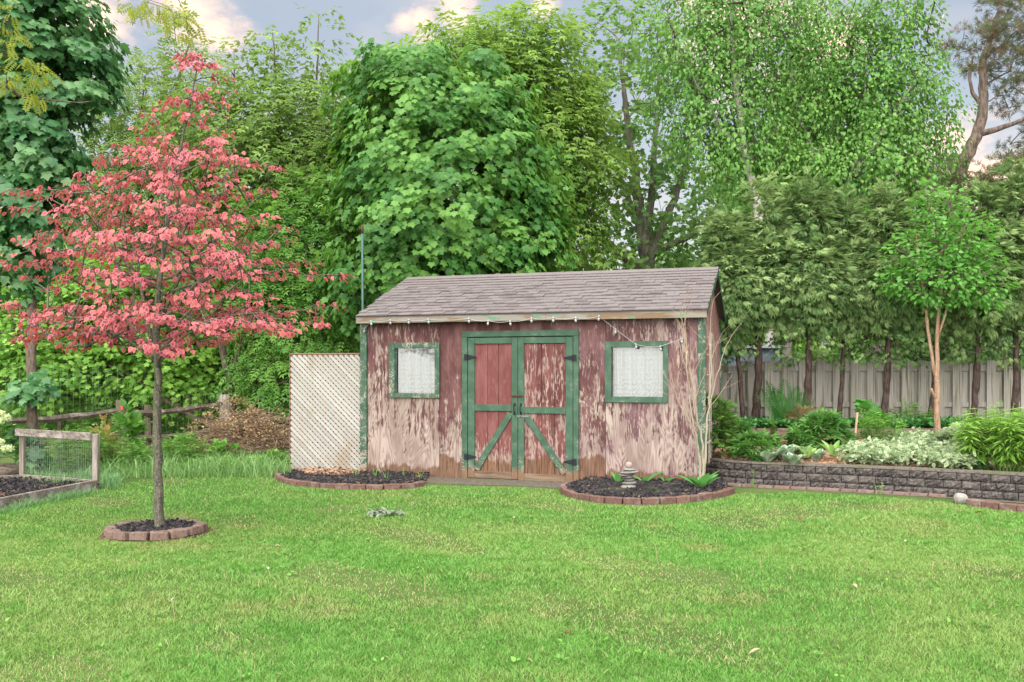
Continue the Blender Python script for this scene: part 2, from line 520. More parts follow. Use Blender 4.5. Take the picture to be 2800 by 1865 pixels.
def densify(pl, step=.18, wob=.015, rng=RNG):
    """[(point, radius)] -> finer, slightly crooked"""
    out = []
    for (p, r), (p2, r2) in zip(pl[:-1], pl[1:]):
        p, p2 = np.array(p), np.array(p2)
        k = max(1, int(np.linalg.norm(p2 - p) / step))
        for j in range(k):
            u = j / k
            out.append((p + (p2 - p) * u + (rng.normal(size=3) * wob * (r * 8 + .2) if out else 0), r + (r2 - r) * u))
    out.append((np.array(pl[-1][0]), pl[-1][1]))
    return out
def smooth_poly(pl):
    """round the corners of a polyline by one pass of corner cutting"""
    out = [pl[0]]
    for (p, r), (p2, r2) in zip(pl[:-1], pl[1:]):
        p, p2 = np.array(p), np.array(p2)
        out += [(p * .75 + p2 * .25, r * .75 + r2 * .25), (p * .25 + p2 * .75, r * .25 + r2 * .75)]
    out.append(pl[-1])
    return out

def make_tree(name, label, cat, group, trunks, bark, leafmat, tm, blobs, ncl, mind, nleaf, R, size, twigmat=None, limb_share=1.0, k=9, leafkw=None, skel=None, crown='crown', width=1.0, inner=.55, zmin=.3, extra=None, odd=0.0, ground=True):
    """trunks: polylines of (px, py, Y, radius); crown from blobs"""
    pls = []
    for tr in trunks:
        pl = [(np.array(at(a, b, Y)), r) for a, b, Y, r in tr]
        pls.append(densify(smooth_poly(pl)))
    base = Vector(pls[0][0][0])
    if ground: base.z = 0
    root = empty(name, base, label, cat, group)
    for pl in pls:
        b = MB(); b.tube([p - np.array(base) for p, r in pl], [r for p, r in pl], k)
        b.build('trunk', bark, root, True)
    C, O = sample_crown(blobs, ncl, mind, inner, zmin=zmin)
    if extra is not None: C = np.concatenate([C, extra[0]]); O = np.concatenate([O, extra[1]])
    ed = skeleton(pls, C, **(skel or {}))
    if ed:
        o = link('branches', edge_mesh('branches', ed, twigmat or bark, base), root); o['kind'] = 'stuff'
    L = cluster(C, O, nleaf, R, size, **(leafkw or {}))
    crown_obj(crown, leafmat, tm, L, root, base, width, odd=odd)
    return root, C, O, ed

# leaf piece for single leaves
def leaf_piece(name, tm, mat, tint):
    V, T, E = tm
    return big_mesh(name, V, T, mat, {'rnd': np.full(len(V), tint), 'edge': E})
# ------------------------------------------------------------------ materials of the built things
def ply_mat(name, zc, g, big, streak, pale, mid, red, faded, wet, seed, purple=0.0):
    """weathered plywood: red paint left in streaks over figured bare veneer, rotting brown at the foot"""
    t = NT(name); p = t.obj()
    q = t.vadd(p, (seed * 3.7, seed * 1.3, seed * 2.1))
    x, y, z = t.sep(p)
    # cathedral figure: contour lines of a stretched field
    fld = t.noise(t.vmul(q, (3.4, 3.4, .75)), 1.0, 2, .45, .55)
    rings = t.m('SINE', t.m('MULTIPLY', fld, 120.0))
    fine = t.noise(t.vmul(q, (60, 60, 4)), 1.0, 4, .6)
    fig = t.m('ADD', t.m('MULTIPLY', rings, .24), t.m('MULTIPLY', t.m('SUBTRACT', fine, .5), 1.0))
    wood = t.mix(t.step(fig, -.3, .35), pale, mid)
    wood = t.mix(t.m('MULTIPLY', t.step(t.noise(t.vmul(q, (4, 4, 1.2)), 1, 5, .62), .38, .66), .62), wood, tuple(.55 * a + .3 * b for a, b in zip(mid, red)))
    nb = t.noise(t.vmul(q, (2.6, 2.6, 1.5)), 1.0, 5, .6)
    ns = t.noise(t.vmul(q, (24, 24, 1.8)), 1.0, 5, .6)
    nf = t.noise(t.vmul(q, (55, 55, 12)), 1.0, 4, .6)
    v = t.m('ADD', t.m('MULTIPLY', t.m('SUBTRACT', z, zc), g), t.m('MULTIPLY', t.m('SUBTRACT', nb, .5), big))
    v = t.m('ADD', v, t.m('MULTIPLY', t.m('SUBTRACT', ns, .5), streak))
    v = t.m('ADD', v, t.m('MULTIPLY', t.m('SUBTRACT', nf, .5), 1.7))
    v = t.m('ADD', v, t.m('MULTIPLY', t.m('SUBTRACT', t.noise(t.vmul(q, (11, 11, 4.5)), 1.0, 5, .62), .5), 1.6))
    v = t.m('ADD', v, t.m('MULTIPLY', fig, .22))
    mask = t.m('MULTIPLY', t.step(v, -.20, .22), t.step(nf, .25, .5, .72, 1.0))
    paint = t.mix(t.step(t.noise(t.vmul(q, (7, 7, 2.2)), 1, 4), .38, .68), red, faded)
    paint = t.mix(t.m('MULTIPLY', t.step(fine, .4, .7), .35), paint, tuple(a * .6 for a in red))
    c = t.mix(mask, wood, paint)
    if purple: c = t.mix(t.m('MULTIPLY', t.step(t.noise(t.vmul(q, (5, 5, 2)), 1, 3), .4, .65), purple), c, (.26, .16, .19))
    # rot at the foot
    hz = t.m('ADD', t.m('SUBTRACT', z, wet), t.m('MULTIPLY', t.m('SUBTRACT', t.noise(t.vmul(q, (6, 6, 3)), 1, 4, .65), .5), .34))
    w = t.step(hz, -.02, .035, 1.0, 0.0)
    brown = t.mix(t.step(fine, .35, .65), (.165, .082, .042), (.06, .030, .017))
    c = t.mix(t.m('MULTIPLY', w, .86), c, brown)
    h = t.m('ADD', t.m('MULTIPLY', fig, .5), t.m('MULTIPLY', mask, .6))
    return t.done(t.princ(c, .78, .22, t.bump(h, .003)))

PALE, MID = (.345, .288, .250), (.225, .165, .140)
RED, FADED = (.070, .027, .028), (.142, .066, .064)
M = {}
M['ply_a'] = ply_mat('plywood_pale', 1.25, .42, 1.35, 2.2, PALE, MID, RED, FADED, .13, 1)
M['ply_b'] = ply_mat('plywood_red', .60, .70, 1.3, 1.3, PALE, MID, RED, FADED, .27, 2)
M['ply_c'] = ply_mat('plywood_mid', .85, .40, 1.6, 1.5, PALE, MID, RED, FADED, .34, 3, .3)
M['ply_d'] = ply_mat('plywood_figured', 1.02, .30, 1.7, 1.7, PALE, MID, (.066, .026, .030), (.136, .068, .070), .14, 4, .3)
M['ply_e'] = ply_mat('plywood_side', 1.7, .3, 1.4, 1.3, PALE, (.27, .18, .155), (.14, .045, .045), (.26, .13, .12), .05, 5, .25)
M['board_a'] = ply_mat('door_board_red', .38, 1.5, .7, .7, PALE, MID, (.135, .042, .040), (.190, .076, .072), .24, 6)
M['board_b'] = ply_mat('door_board_worn', .72, .30, 1.6, 1.6, (.33, .235, .21), MID, (.082, .025, .024), (.155, .058, .055), .28, 7)
M['dark'] = plain('bare_stud_wood', (.16, .12, .09), .9, .1)

def green_mat(name, chip, foot=.10):
    t = NT(name); p = t.obj(); z = t.sep(p)[2]
    n = t.noise(p, 7, 4); n2 = t.noise(p, 55, 5, .65)
    st = t.noise(t.vmul(p, (40, 40, 14)), 1, 4)
    c = t.mix(t.step(n, .35, .65), (.028, .070, .043), (.050, .104, .066))
    c = t.mix(t.m('MULTIPLY', t.step(st, .45, .7), .35), c, (.035, .09, .055))
    wood = t.mix(n2, (.36, .33, .28), (.23, .185, .15))
    k = t.m('ADD', t.m('ADD', t.m('MULTIPLY', n2, .6), t.m('MULTIPLY', n, .5)), t.m('MULTIPLY', t.step(z, 0, .5, 1, 0), .10))
    c = t.mix(t.step(k, chip, chip + .06), c, wood)
    b = t.step(t.m('ADD', z, t.m('MULTIPLY', t.m('SUBTRACT', n2, .5), .3)), foot, foot + .08, 1, 0)
    c = t.mix(b, c, t.mix(st, (.20, .12, .07), (.11, .065, .04)))
    return t.done(t.princ(c, .6, .3, t.bump(t.m('ADD', n2, st), .0025)))
M['green'] = green_mat('green_paint', .66)
M['green_worn'] = green_mat('green_paint_worn', .585, .06)
def fascia_mat():
    t = NT('fascia_paint'); p = t.obj(); x = t.sep(p)[0]
    n = t.noise(t.vmul(p, (1.1, 3, 6)), 1.6, 4); g = t.noise(t.vmul(p, (3, 30, 60)), 1, 5, .6)
    bare = t.mix(g, (.20, .135, .082), (.12, .075, .045))
    grey = t.mix(g, (.245, .23, .20), (.155, .14, .12))
    c = t.mix(t.step(n, .44, .56), bare, grey)
    gr = t.noise(t.vmul(p, (2.6, 4, 9)), 1.3, 5, .62)
    c = t.mix(t.step(gr, .585, .62), c, (.09, .20, .12))
    return t.done(t.princ(c, .8, .2, t.bump(g, .003)))
M['fascia'] = fascia_mat()
def shingle_mat():
    t = NT('asphalt_shingle'); p = t.pos(); r = t.rand()
    sp = t.noise(p, 240, 2, .6)
    c = t.mix(r, (.088, .076, .079), (.155, .135, .136))
    c = t.mix(t.step(t.noise(p, 2.2, 4), .42, .7), c, (.140, .128, .124))
    c = t.mix(t.step(sp, .5, .68), c, (.225, .198, .196))
    c = t.mix(t.step(sp, .30, .44, .55, 0), c, (.07, .05, .055))
    return t.done(t.princ(c, .92, .15, t.bump(sp, .003)))
M['shingle'] = shingle_mat()
M['iron'] = plain('black_iron', (.018, .02, .025), .75, .2, 0, .4, 40)
M['rust'] = plain('rusty_iron', (.10, .045, .035), .8, .3, .3, .6, 60)
M['zinc'] = plain('zinc', (.16, .165, .16), .5, .4, .5)
def glass_mat():
    t = NT('window_glass')
    tr = t.n('ShaderNodeBsdfTransparent', {'Color': (.93, .95, .95)}).outputs[0]
    gl = t.n('ShaderNodeBsdfGlossy', {'Color': (1, 1, 1), 'Roughness': .03}).outputs[0]
    fr = t.n('ShaderNodeFresnel', {'IOR': 1.5}).outputs[0]
    return t.done(t.n('ShaderNodeMixShader', {0: fr, 1: tr, 2: gl}).outputs[0])
M['glass'] = glass_mat()
def lace_mat():
    t = NT('lace'); p = t.obj(); x, y, z = t.sep(p)
    sx = t.m('SINE', t.m('MULTIPLY', x, 62.0)); zz = t.m('ADD', z, t.m('MULTIPLY', t.m('ABSOLUTE', sx), .028))
    scal = t.m('SINE', t.m('MULTIPLY', zz, 95.0))
    vz = t.voro(t.vmul(p, (1, 0, 1)), 42)
    low = t.step(z, .95, 1.55, 1.0, .35)
    pat = t.m('ADD', t.m('MULTIPLY', scal, .09), t.m('MULTIPLY', t.m('SUBTRACT', vz, .4), .55))
    pat = t.m('MULTIPLY', pat, low)
    c = t.mix(t.step(pat, -.08, .30), (.46, .475, .475), (.29, .315, .32))
    d = t.n('ShaderNodeBsdfDiffuse', {'Color': c}).outputs[0]
    tr = t.n('ShaderNodeBsdfTranslucent', {'Color': c}).outputs[0]
    return t.done(t.n('ShaderNodeMixShader', {0: .3, 1: d, 2: tr}).outputs[0])
M['lace'] = lace_mat()
M['bulb'] = plain('bulb_glass', (.26, .275, .28), .08, 1.0)
M['cable'] = plain('white_cable', (.34, .335, .32), .6)
M['socket'] = plain('grey_socket', (.30, .30, .31), .5)

# ------------------------------------------------------------------ ground, path, mulch sheets
def ground_mat():
    t = NT('ground_soil'); p = t.pos()
    n = t.noise(p, .8, 5); f = t.noise(p, 40, 4, .65)
    c = t.mix(t.step(n, .4, .62), (.055, .105, .025), (.095, .135, .040))
    c = t.mix(t.step(f, .5, .7), c, (.10, .085, .045))
    return t.done(t.princ(c, .95, .1, t.bump(f, .02)))
b = MB(); b.add([(-120, -12, 0), (120, -12, 0), (120, 200, 0), (-120, 200, 0)], [(0, 1, 2, 3)])
tag(b.build('ground', ground_mat()), kind='structure')

def sheet(name, pts, z, mat, kind='structure', parent=None, origin=(0, 0, 0), dome=0.0):
    """flat or slightly domed sheet over a ground polygon"""
    o = Vector(origin)
    c = sum((Vector((p[0], p[1], 0)) for p in pts), Vector()) / len(pts)
    vs = [Vector((p[0], p[1], z)) - o for p in pts]; n = len(vs); fs = []
    if dome:
        ring = [Vector((c.x + (p[0] - c.x) * .6, c.y + (p[1] - c.y) * .6, z + dome)) - o for p in pts]
        vs += ring + [Vector((c.x, c.y, z + dome * 1.15)) - o]
        for i in range(n):
            j = (i + 1) % n
            fs += [(i, j, n + j, n + i), (n + i, n + j, 2 * n)]
    else:
        vs.append(Vector((c.x, c.y, z)) - o)
        fs = [(i, (i + 1) % n, n) for i in range(n)]
    b = MB(); b.add(vs, fs)
    ob = b.build(name, mat, parent, bool(dome))
    if kind: ob['kind'] = kind
    return ob
def dirt_mat(name, a, b_, sc=18):
    t = NT(name); p = t.pos(); n = t.noise(p, sc, 5, .65); m2 = t.noise(p, 2.5, 4)
    c = t.mix(t.step(n, .38, .66), a, b_)
    c = t.mix(t.m('MULTIPLY', t.step(m2, .5, .7), .5), c, (.10, .12, .05))
    return t.done(t.princ(c, .95, .1, t.bump(n, .01)))
M['dirt'] = dirt_mat('bare_dirt', (.13, .115, .095), (.07, .06, .045))
M['reddirt'] = dirt_mat('red_brown_dirt', (.13, .07, .05), (.06, .04, .03))
M['mulch'] = dirt_mat('black_mulch', (.028, .025, .027), (.012, .011, .012), 40)
M['straw'] = dirt_mat('straw_mulch', (.33, .22, .15), (.16, .09, .06), 30)
sheet('path', [gnd(x, y).xy for x, y in ((1165, 1322), (1270, 1326), (1400, 1329), (1540, 1336), (1600, 1325), (1585, 1305), (1400, 1297), (1170, 1300))], .004, M['dirt'])

def chips(name, pts_fn, n, mat, size, zf, parent=None, origin=(0, 0, 0), tilt=.35, w=.28, rng=RNG):
    """shredded bark: n little slabs lying any way"""
    pos = []
    while len(pos) < n:
        q = pts_fn()
        if q is not None: pos.append(q)
    pos = np.array(pos)
    pos = np.stack([pos[:, 0], pos[:, 1], [zf(a, c) for a, c in pos]], 1)
    an = rng.uniform(0, 2 * math.pi, n)
    tip = np.stack([np.cos(an), np.sin(an), rng.normal(size=n) * tilt], 1)
    nr = np.stack([rng.normal(size=n) * .35, rng.normal(size=n) * .35, np.ones(n)], 1)
    V = np.array([(-.5, 0, 0), (.5, 0, .1), (.35, 1, 0), (-.4, .9, .12), (-.4, 0, -.35), (.4, 0, -.35), (.3, 1, -.35), (-.3, .9, -.35)], float)
    V[:, 0] *= w
    T = np.array([(0, 1, 2), (0, 2, 3), (0, 5, 1), (0, 4, 5), (1, 5, 6), (1, 6, 2), (3, 7, 4), (3, 4, 0), (2, 6, 7), (2, 7, 3)])
    P, TT, E, I = leaves_geo((V, T, np.zeros(8)), pos, tip, nr, size * rng.uniform(.4, 1.3, n))
    o = link(name, big_mesh(name, P - np.array(origin), TT, mat, {'rnd': rng.uniform(size=n)[I], 'edge': E}), parent)
    o['kind'] = 'stuff'
    return o
def tint_mat(name, a, b_, c_=None, rough=.8, spec=.25):
    t = NT(name); r = t.attr('rnd')
    c = t.mix(t.step(r, .1, .9), a, b_)
    if c_: c = t.mix(t.step(r, .93, .95), c, c_)
    return t.done(t.princ(c, rough, spec))
M['chip'] = tint_mat('mulch_chip', (.012, .011, .013), (.050, .045, .047), (.14, .09, .06))
M['strawchip'] = tint_mat('straw_chip', (.42, .27, .17), (.19, .095, .06))
def in_poly(pts):
    P = np.array([(p[0], p[1]) for p in pts])
    def f(x, y):
        x = np.asarray(x); y = np.asarray(y); r = np.zeros(x.shape, bool)
        for i in range(len(P)):
            (x1, y1), (x2, y2) = P[i], P[i - 1]
            c = ((y1 > y) != (y2 > y)) & (x < (x2 - x1) * (y - y1) / ((y2 - y1) or 1e-9) + x1)
            r ^= c
        return r
    return f
def poly_sampler(pts, rng=RNG):
    f = in_poly(pts); P = np.array([(p[0], p[1]) for p in pts]); lo, hi = P.min(0), P.max(0)
    def g():
        q = rng.uniform(lo, hi)
        return q if f(q[0], q[1]) else None
    return g

# ------------------------------------------------------------------ shed
A, B = gnd(1005, 1298), gnd(1912, 1330)
TH = math.atan2(-(B.y - A.y), B.x - A.x)
W = (B - A).length; DEP = 3.4
UX, UY = math.cos(TH), -math.sin(TH)
def wall(px, py):
    k = (px - CX) / F
    s = (k * A.y - A.x) / (UX - k * UY)
    Y = A.y + UY * s
    return s, H - (py - HY) / F * Y
shed = empty('garden_shed', A, 'weathered red plywood shed with green trim and grey shingle roof', 'shed', None, -TH)
def rects(x0, x1, z0, z1, holes):
    xs = sorted({x0, x1, *[min(max(v, x0), x1) for h in holes for v in h[:2]]})
    zs = sorted({z0, z1, *[min(max(v, z0), z1) for h in holes for v in h[2:]]})
    for a, c in zip(xs[:-1], xs[1:]):
        for e, g in zip(zs[:-1], zs[1:]):
            mx, mz = (a + c) / 2, (e + g) / 2
            if not any(h[0] < mx < h[1] and h[2] < mz < h[3] for h in holes): yield a, c, e, g
def wrect(x0, y0, x1, y1):
    p = [wall(x0, y0), wall(x0, y1), wall(x1, y0), wall(x1, y1)]
    return ((p[0][0] + p[1][0]) / 2, (p[2][0] + p[3][0]) / 2, (p[1][1] + p[3][1]) / 2, (p[0][1] + p[2][1]) / 2)
WIN1, WIN1i = wrect(1065, 937, 1203, 1088), wrect(1081, 952, 1190, 1075)
WIN2, WIN2i = wrect(1655, 933, 1827, 1101), wrect(1672, 949, 1813, 1085)
DOORo = wrect(1265, 904, 1583, 1316)
DI = wrect(1280, 920, 1568, 1314)
hole_d = (DI[0], DI[1], -.1, DI[3])
holes = [(WIN1i[0] - .01, WIN1i[1] + .01, WIN1i[2] - .01, WIN1i[3] + .01), (WIN2i[0] - .01, WIN2i[1] + .01, WIN2i[2] - .01, WIN2i[3] + .01), hole_d]
ZT = 2.30
fw = MB()
for a, c, e, g in rects(0.0, W, -.03, ZT, holes): fw.box(((a + c) / 2, .045, (e + g) / 2), (c - a, .05, g - e))
fw = fw.build('wall', M['dark'], shed)
seams = [0.0, wall(1201, 1000)[0], wall(1420, 860)[0], wall(1656, 1150)[0], W]
for i, mt in enumerate(('ply_a', 'ply_b', 'ply_c', 'ply_d')):
    b = MB()
    for a, c, e, g in rects(seams[i] + .003, seams[i + 1] - .003, -.03, ZT, holes):
        b.box(((a + c) / 2, .010, (e + g) / 2), (c - a, .016, g - e))
    b.build('plywood_panel', M[mt], fw)
# gables, back wall
YR, ZE, ZR = 1.70, 2.29, 3.03
SL = (ZR - ZE) / (YR + .16)
def roof_z(y): return ZE + SL * (y + .16) if y <= YR else ZR - SL * (y - YR)
for xx in (W, 0.0):
    gw = None
    ys = [0.075, .85, 1.70, 2.55, DEP]
    for j in range(4):
        y0, y1 = ys[j] + .003, ys[j + 1] - .003
        b = MB()
        for sg, t0, t1 in ((0, -.008, .008),):
            z0, z1 = roof_z(y0) - .045, roof_z(y1) - .045
            vs = [(xx + t0, y0, -.03), (xx + t0, y1, -.03), (xx + t0, y1, z1), (xx + t0, y0, z0), (xx + t1, y0, -.03), (xx + t1, y1, -.03), (xx + t1, y1, z1), (xx + t1, y0, z0)]
            b.add(vs, [(0, 1, 2, 3), (7, 6, 5, 4), (0, 4, 5, 1), (1, 5, 6, 2), (2, 6, 7, 3), (3, 7, 4, 0)])
        if gw is None:
            wb = MB(); xb = xx + (-.045 if xx else .045)
            zs = [roof_z(y) - .05 for y in (.08, YR, DEP)]
            pr = [(.08, -.03), (DEP, -.03), (DEP, zs[2]), (YR, zs[1]), (.08, zs[0])]
            wb.add([(xb - .02, y, z) for y, z in pr] + [(xb + .02, y, z) for y, z in pr], [(0, 1, 2, 3, 4), (9, 8, 7, 6, 5)] + [(k, 5 + k, 5 + (k + 1) % 5, (k + 1) % 5) for k in range(5)])
            gw = wb.build('wall', M['dark'], shed)
        b.build('plywood_panel', M['ply_e'], gw)
b = MB(); b.box((W / 2, DEP + .03, ZT / 2 - .02), (W, .04, ZT)); b.build('wall', M['ply_e'], shed)
b = MB(); b.box((W / 2, 1.7, -.012), (W - .12, DEP - .12, .02)); b.build('floor', M['dark'], shed)
# corner boards
for x0, x1 in ((wall(986, 1000)[0], wall(1004, 1000)[0]), (wall(1908, 1000)[0], wall(1930, 1000)[0])):
    b = MB(); b.cbox(((x0 + x1) / 2, -.012, 1.10), (x1 - x0, .024, 2.26), .004); b.build('corner_board', M['green_worn'], shed)
b = MB(); b.cbox((W + .02, .045, 1.10), (.02, .085, 2.26), .003); b.build('corner_board', M['green_worn'], shed)
b = MB(); b.cbox((W + .02, DEP, 1.10), (.02, .085, 2.26), .003); b.build('corner_board', M['green_worn'], shed)
# roof: two slabs, shingle tabs on the front one
EX0, EX1 = -.11, W + .11
rl = math.hypot(YR + .16, ZR - ZE); ra = math.atan2(ZR - ZE, YR + .16)
def slab(y0, z0, y1, z1, th):
    n = Vector((0, -(z1 - z0), y1 - y0)).normalized() * th
    if n.z < 0: n = -n
    p = [(EX0, y0, z0), (EX1, y0, z0), (EX1, y1, z1), (EX0, y1, z1)]
    q = [Vector(v) - n for v in p]
    return p + [tuple(v) for v in q], [(0, 1, 2, 3), (7, 6, 5, 4), (0, 4, 5, 1), (1, 5, 6, 2), (2, 6, 7, 3), (3, 7, 4, 0)]
b = MB(); b.add(*slab(-.155, ZE - .004, YR, ZR - .006, .028)); b.add(*slab(YR, ZR - .006, DEP + .16, roof_z(DEP + .16) - .004, .028))
roof = b.build('roof', M['shingle'], shed)
NROW = 14; ex = rl / NROW; tw = .168
rv = random.Random(5)
tabs = []
for i in range(3):
    b = MB(); w_ = tw * (.985, .97, .99)[i]
    b.box((w_ / 2, ex * .62, .004), (w_, ex * 1.24, .012)); tabs.append(b.mesh('shingle', M['shingle']))
spots = []
for r in range(NROW):
    off = (r % 2) * tw / 2 + rv.uniform(-.02, .02)
    k = -1
    while EX0 + off + k * tw < EX1 - .02:
        x = EX0 + off + k * tw; k += 1
        x0, x1 = max(x, EX0 - .012), min(x + tw, EX1 + .012)
        if x1 - x0 < .03: continue
        spots.append((r, x0, (x1 - x0) / tw))
tilt = math.atan(.016 / (ex * 1.24))
rest = MB()
for r, x0, fx in spots:
    d = r * ex - .012; y = -.16 + d * math.cos(ra); z = ZE + d * math.sin(ra) + .0075
    an = ra - tilt
    lift = rv.uniform(0, .003)
    if len([1 for _ in roof.children]) < 300:
        link('shingle', tabs[rv.randrange(3)], roof, (x0, y, z + lift), (an, 0, rv.uniform(-.006, .006)), (fx, 1, rv.choice((.7, .85, 1.0, 1.3, 1.65))))
    else:
        m_ = Matrix.Rotation(an, 3, 'X'); w_ = tw * fx * .98
        rest.box(Vector((x0 + w_ / 2, y, z + lift)) + m_ @ Vector((0, ex * .62, .004)), (w_, ex * 1.24, .0085), m_)
if rest.v: rest.build('shingles', M['shingle'], roof)['kind'] = 'stuff'
b = MB()
for k in range(17):
    x = EX0 + k * (EX1 - EX0) / 17
    b.box((x + .15, YR - .05, ZR - .012), (.297, .13, .008), Matrix.Rotation(ra, 3, 'X')); b.box((x + .15, YR + .05, ZR - .012), (.297, .13, .008), Matrix.Rotation(-ra, 3, 'X'))
b.build('ridge_cap', M['shingle'], roof)
# fascia and rakes
xm = (EX0 + EX1) * .5 + .35
b = MB(); b.cbox(((EX0 + xm) / 2, -.145, ZE - .062), (xm - EX0 - .004, .024, .082), .003); b.build('fascia_board', M['fascia'], shed)
b = MB(); b.cbox(((EX1 + xm) / 2, -.146, ZE - .064), (EX1 - xm, .024, .082), .003); b.build('fascia_board', M['fascia'], shed)
for xx in (EX0 + .006, EX1 - .006):
    for y0, z0, y1, z1 in ((-.13, ZE - .045, YR, ZR - .058), (DEP + .15, roof_z(DEP + .15) - .055, YR, ZR - .058)):
        b = MB(); b.bar((xx, y0, z0), (xx, y1, z1), .022, .085, (0, 0, 1), .003); b.build('rake_board', M['green'], shed)
# soffit underside
b = MB(); b.box((W / 2, -.066, ZE - .085), (W + .2, .128, .012)); b.build('soffit', M['ply_b'], shed)

def flat(b, x0, z0, x1, z1, y, t, ch=.003):
    b.cbox(((x0 + x1) / 2, y - t / 2, (z0 + z1) / 2), (abs(x1 - x0), t, abs(z1 - z0)), ch); return b
# windows
for k, (o_, i_) in enumerate(((WIN1, WIN1i), (WIN2, WIN2i))):
    wn = MB()
    # inner stop round the opening is the window's own mesh
    for a, c, e, g in ((i_[0] - .008, i_[0], i_[2], i_[3]), (i_[1], i_[1] + .008, i_[2], i_[3]), (i_[0] - .008, i_[1] + .008, i_[2] - .008, i_[2]), (i_[0] - .008, i_[1] + .008, i_[3], i_[3] + .008)):
        wn.box(((a + c) / 2, .028, (e + g) / 2), (c - a, .06, g - e))
    wn = wn.build('window', M['green_worn'], shed)
    wn['label'] = ('smaller green framed window left of the doors', 'larger green framed window right of the doors')[k]
    gm = M['green'] if k else M['green_worn']
    for (x0, z0, x1, z1) in ((o_[0], o_[2], i_[0] - .001, o_[3]), (i_[1] + .001, o_[2], o_[1], o_[3]), (i_[0] + .001, o_[2], i_[1] - .001, i_[2]), (i_[0] + .001, i_[3], i_[1] - .001, o_[3])):
        b = MB(); flat(b, x0, z0, x1, z1, .001, .03); b.build('frame_board', gm, wn)
    b = MB(); b.box(((i_[0] + i_[1]) / 2, .040, (i_[2] + i_[3]) / 2), (i_[1] - i_[0] - .002, .004, i_[3] - i_[2] - .002)); b.build('pane', M['glass'], wn)
    # lace curtain in soft folds
    nx, nz = 90, 6; vs = []; fs = []
    rc = random.Random(20 + k); ph = rc.uniform(0, 6)
    for j in range(nz + 1):
        for i in range(nx + 1):
            u = i / nx; x = i_[0] + .01 + (i_[1] - i_[0] - .02) * u + (.012 if k and u < .06 else 0)
            y = .078 + .017 * math.sin(u * 23 + ph) + .010 * math.sin(u * 51 + 1.3 * ph + j * .1) + (.018 if abs(u - .22) < .03 or abs(u - .77) < .03 else 0)
            vs.append((x, y, i_[2] - .005 + (i_[3] - i_[2] + .01) * j / nz))
    for j in range(nz):
        for i in range(nx):
            q = j * (nx + 1) + i; fs.append((q, q + 1, q + nx + 2, q + nx + 1))
    b = MB(); b.add(vs, fs); b.build('curtain', M['lace'], wn, True)
# door frame
df = MB(); flat(df, DOORo[0], DI[3], DOORo[1], DOORo[3], .001, .03)
df = df.build('door_frame', M['green'], shed)
for x0, x1 in ((DOORo[0], DI[0] - .003), (DI[1] + .003, DOORo[1])):
    b = MB(); flat(b, x0, -.03, x1, DI[3] - .001, .001, .030); b.build('jamb', M['green'], df)
b = MB(); b.box(((DI[0] + DI[1]) / 2, .02, -.02), (DI[1] - DI[0], .09, .05)); b.build('sill', M['dirt'], df)
